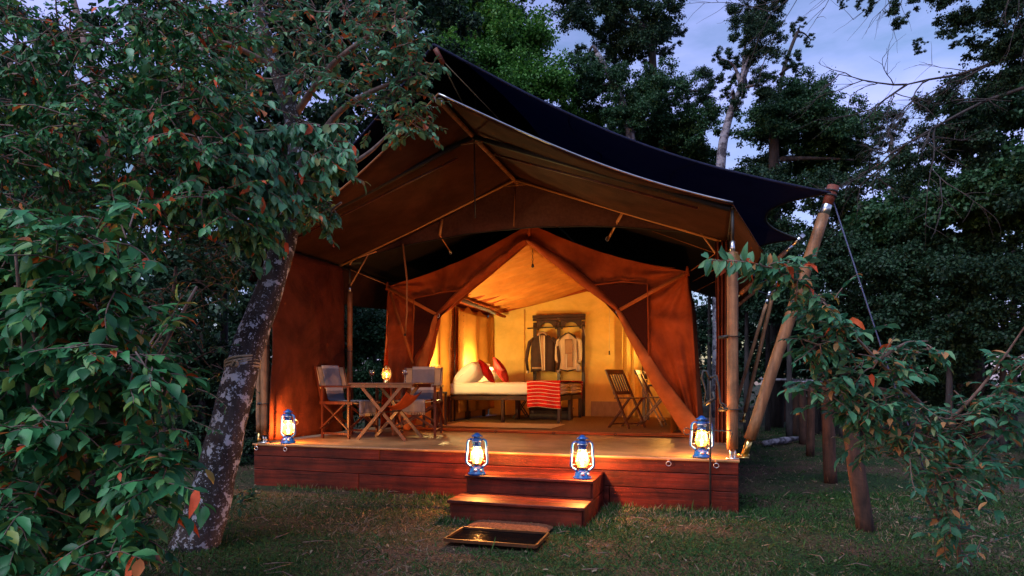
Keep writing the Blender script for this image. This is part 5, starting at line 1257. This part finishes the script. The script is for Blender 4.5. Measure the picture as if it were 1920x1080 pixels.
tree_at([(1415, 80, 60, 1), (1440, 30, 60, 1), (1390, 130, 45, 3), (1430, 160, 40, 1), (1350, 110, 36, 3), (1405, 20, 50, 1), (1370, 180, 45, 3)], [(1345, 730), (1348, 310), (1358, 250), (1376, 190), (1390, 165)], 'pale lichen barked tree with a forked bare top against the sky', 14, 'pale_bark', r=.13)
t_ = tree_at([(1500, 50, 30, 3), (1520, 75, 22, 3), (1480, 115, 34, 3), (1500, 130, 22, 3)], [(1450, 730), (1450, 300), (1462, 140), (1495, 60)], 'thin tree with sparse leaf tufts high against the sky', 17, r=.09)
tree_at([(1450, 220, 85, 0), (1530, 230, 85, 0), (1590, 240, 70, 0), (1440, 300, 85, 1), (1540, 310, 85, 4), (1500, 180, 60, 0), (1600, 300, 60, 3)], [(1455, 730), (1452, 300), (1450, 200)], 'wide round crowned tree behind the right net pole', 16, r=.20)
tree_at([(1670, 240, 40, 1), (1650, 290, 50, 3), (1690, 330, 50, 1)], [(1680, 730), (1675, 400), (1672, 260)], 'windblown young tree standing in the gap of the sky', 15, r=.08)
tree_at([(1790, 220, 90, 1), (1850, 280, 110, 1), (1750, 300, 90, 1), (1900, 200, 110, 4), (1880, 380, 130, 4), (1770, 380, 90, 0)], [(1830, 760), (1820, 400), (1810, 220)], 'large dark tree filling the right edge', 12, r=.18)
# low and middle storey to the right and behind
lows = [(1440, 400, 90, 1, 15), (1530, 410, 90, 0, 14), (1620, 420, 90, 1, 14), (1700, 440, 100, 4, 13), (1800, 470, 110, 1, 12), (1900, 470, 120, 0, 11), (1400, 520, 90, 1, 14), (1480, 530, 90, 0, 13), (1580, 540, 100, 1, 13), (1680, 560, 100, 1, 12), (1780, 590, 110, 0, 11), (1880, 600, 110, 1, 11), (1450, 640, 90, 1, 16), (1540, 660, 90, 1, 15), (1640, 670, 90, 1, 14), (1740, 690, 90, 0, 13), (1850, 700, 100, 1, 12), (1930, 560, 110, 1, 10), (1350, 600, 80, 0, 17), (1330, 480, 80, 1, 17)]
adj = ['broad', 'loose', 'dense', 'ragged', 'dim']
for i, (px, py, rp, k, Z) in enumerate(lows):
    k = 1 if k == 0 else k; c = at(px, py, Z); b = c.copy(); b[2] = 0; s = rp*Z/FPX/1.6
    where = 'at the right edge' if px > 1780 else ('right of the leaning net pole' if px > 1560 else 'behind the net poles')
    ords = ['farther back', 'nearer', 'with paler leaves', 'in deepest shade', 'thick with leaves', 'lower branched', 'taller', 'drooping', 'bushy', 'open', 'spreading', 'narrow', 'half hidden', 'round topped', 'flat topped', 'upright', 'leaning', 'thin leaved', 'far back in the gap', 'beside the tent wall'][:99]; lev = 'upper' if py < 480 else ('middle' if py < 620 else 'lowest')
    make_tree('understorey_tree', b, f'{adj[i % 5]} dark tree {where}, {lev} foliage, {ords[i]}', [(CM[k], c, s, rng.uniform(0, 6.28))], [([b-np.array((0, 0, .1)), (b+c)/2, c], .07, .03)], .07)
# behind the tent on the left and across the far left
lefts = [(700, 640, 90, 0, 13), (690, 740, 70, 0, 12), (640, 560, 90, 1, 14), (560, 300, 150, 1, 12), (420, 200, 150, 1, 11), (300, 120, 130, 1, 12), (60, 130, 110, 1, 11), (420, 420, 150, 1, 10), (250, 330, 150, 1, 10), (80, 330, 150, 1, 10), (640, 90, 130, 1, 13), (760, 60, 130, 1, 13), (200, 560, 150, 1, 9), (60, 620, 150, 1, 9), (380, 620, 150, 1, 9), (260, 780, 130, 1, 9), (100, 820, 130, 1, 8), (430, 820, 100, 1, 9), (540, 60, 120, 1, 12), (730, 740, 60, 4, 13), (-40, 450, 150, 1, 9), (700, 330, 140, 1, 14)]
lo = ['seen between pole and tent', 'seen under the table', 'upper one', 'lower one', 'middle one', 'topmost', 'top corner', 'centre one', 'inner one', 'outer one', 'right of the trunk', 'at the net peak', 'low left', 'lowest left', 'low middle', 'near the ground', 'bottom corner', 'by the trunk foot', 'top middle', 'by the pole foot', 'at the left edge', 'behind the fly']
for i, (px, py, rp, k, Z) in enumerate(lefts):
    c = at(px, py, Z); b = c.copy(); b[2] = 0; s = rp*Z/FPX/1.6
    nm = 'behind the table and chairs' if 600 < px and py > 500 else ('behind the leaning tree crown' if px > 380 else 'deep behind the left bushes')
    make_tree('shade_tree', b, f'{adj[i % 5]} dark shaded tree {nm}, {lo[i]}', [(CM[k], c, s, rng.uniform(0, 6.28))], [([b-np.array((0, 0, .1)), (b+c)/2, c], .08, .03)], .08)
# far wood closing the horizon
fc = []
for i in range(170):
    a = R(rng.uniform(-62, 62))+pi/2+YAW; d = rng.uniform(24, 34); fc.append((cos(a)*d, sin(a)*d, rng.uniform(.5, 5.6), rng.uniform(1.2, 2.2)))
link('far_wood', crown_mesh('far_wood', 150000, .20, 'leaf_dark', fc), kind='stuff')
# --- overhanging branch at the top right, with bare twigs
base = at(2150, 760, 9); base[2] = 0
ob = empty('overhanging_tree', tuple(base), 0, 'tree outside the right edge reaching in with bare twiggy boughs against the sky', 'tree')
trunk_obj(ob, [base, at(2120, 400, 9), at(2050, 60, 8.8), at(2000, -150, 8.6)], [.2, .16, .12, .08], 'dark_bark', 'trunk', 10)
tws = []
def grow(p, d, ln, r, dep):
    n = 5; pts = [p]; dd = d/np.linalg.norm(d)
    for i in range(n):
        dd = dd+rng.normal(size=3)*.13+np.array((0, 0, -.03)); dd /= np.linalg.norm(dd); pts.append(pts[-1]+dd*ln/n)
    tws.append((np.array(pts), r)); 
    if dep == 0: return
    for k in range(5 if dep > 1 else 6):
        i = rng.integers(1, n+1); nd = dd+rng.normal(size=3)*.55; grow(pts[i], nd, ln*rng.uniform(.4, .65), r*.5, dep-1)
lf = -np.array((CT, ST, 0))
for px, py, Z, l, dz in ((2000, 20, 8.5, 2.6, .06), (1990, 90, 8.4, 2.4, -.12), (1960, 150, 8.3, 2.0, -.28), (2000, -20, 8.5, 3.0, .0)):
    grow(at(px, py, Z), lf+np.array((0, 0, dz)), l, .028, 3)
bm = MB()
for p, r in tws: bm.tube(p, np.linspace(r, r*.35, len(p)), 4, cap=False)
bm.obj('boughs', M['dark_bark'], ob, tuple(-base), kind='stuff')
for px, py, rp, k in ((1880, 60, 70, 1), (1800, 70, 26, 3), (1700, 20, 40, 3), (1620, 10, 24, 3), (1725, 85, 20, 3), (1900, 120, 60, 1), (1940, 20, 80, 1), (1800, 10, 60, 1), (1580, 5, 14, 3), (1860, 170, 30, 3)):
    o = link('crown', CM[k], ob, tuple(at(px, py, 8.4)-base), (0, 0, rng.uniform(0, 6)), 'stuff'); s = rp*8.4/FPX/1.6; o.scale = (s, s, s)
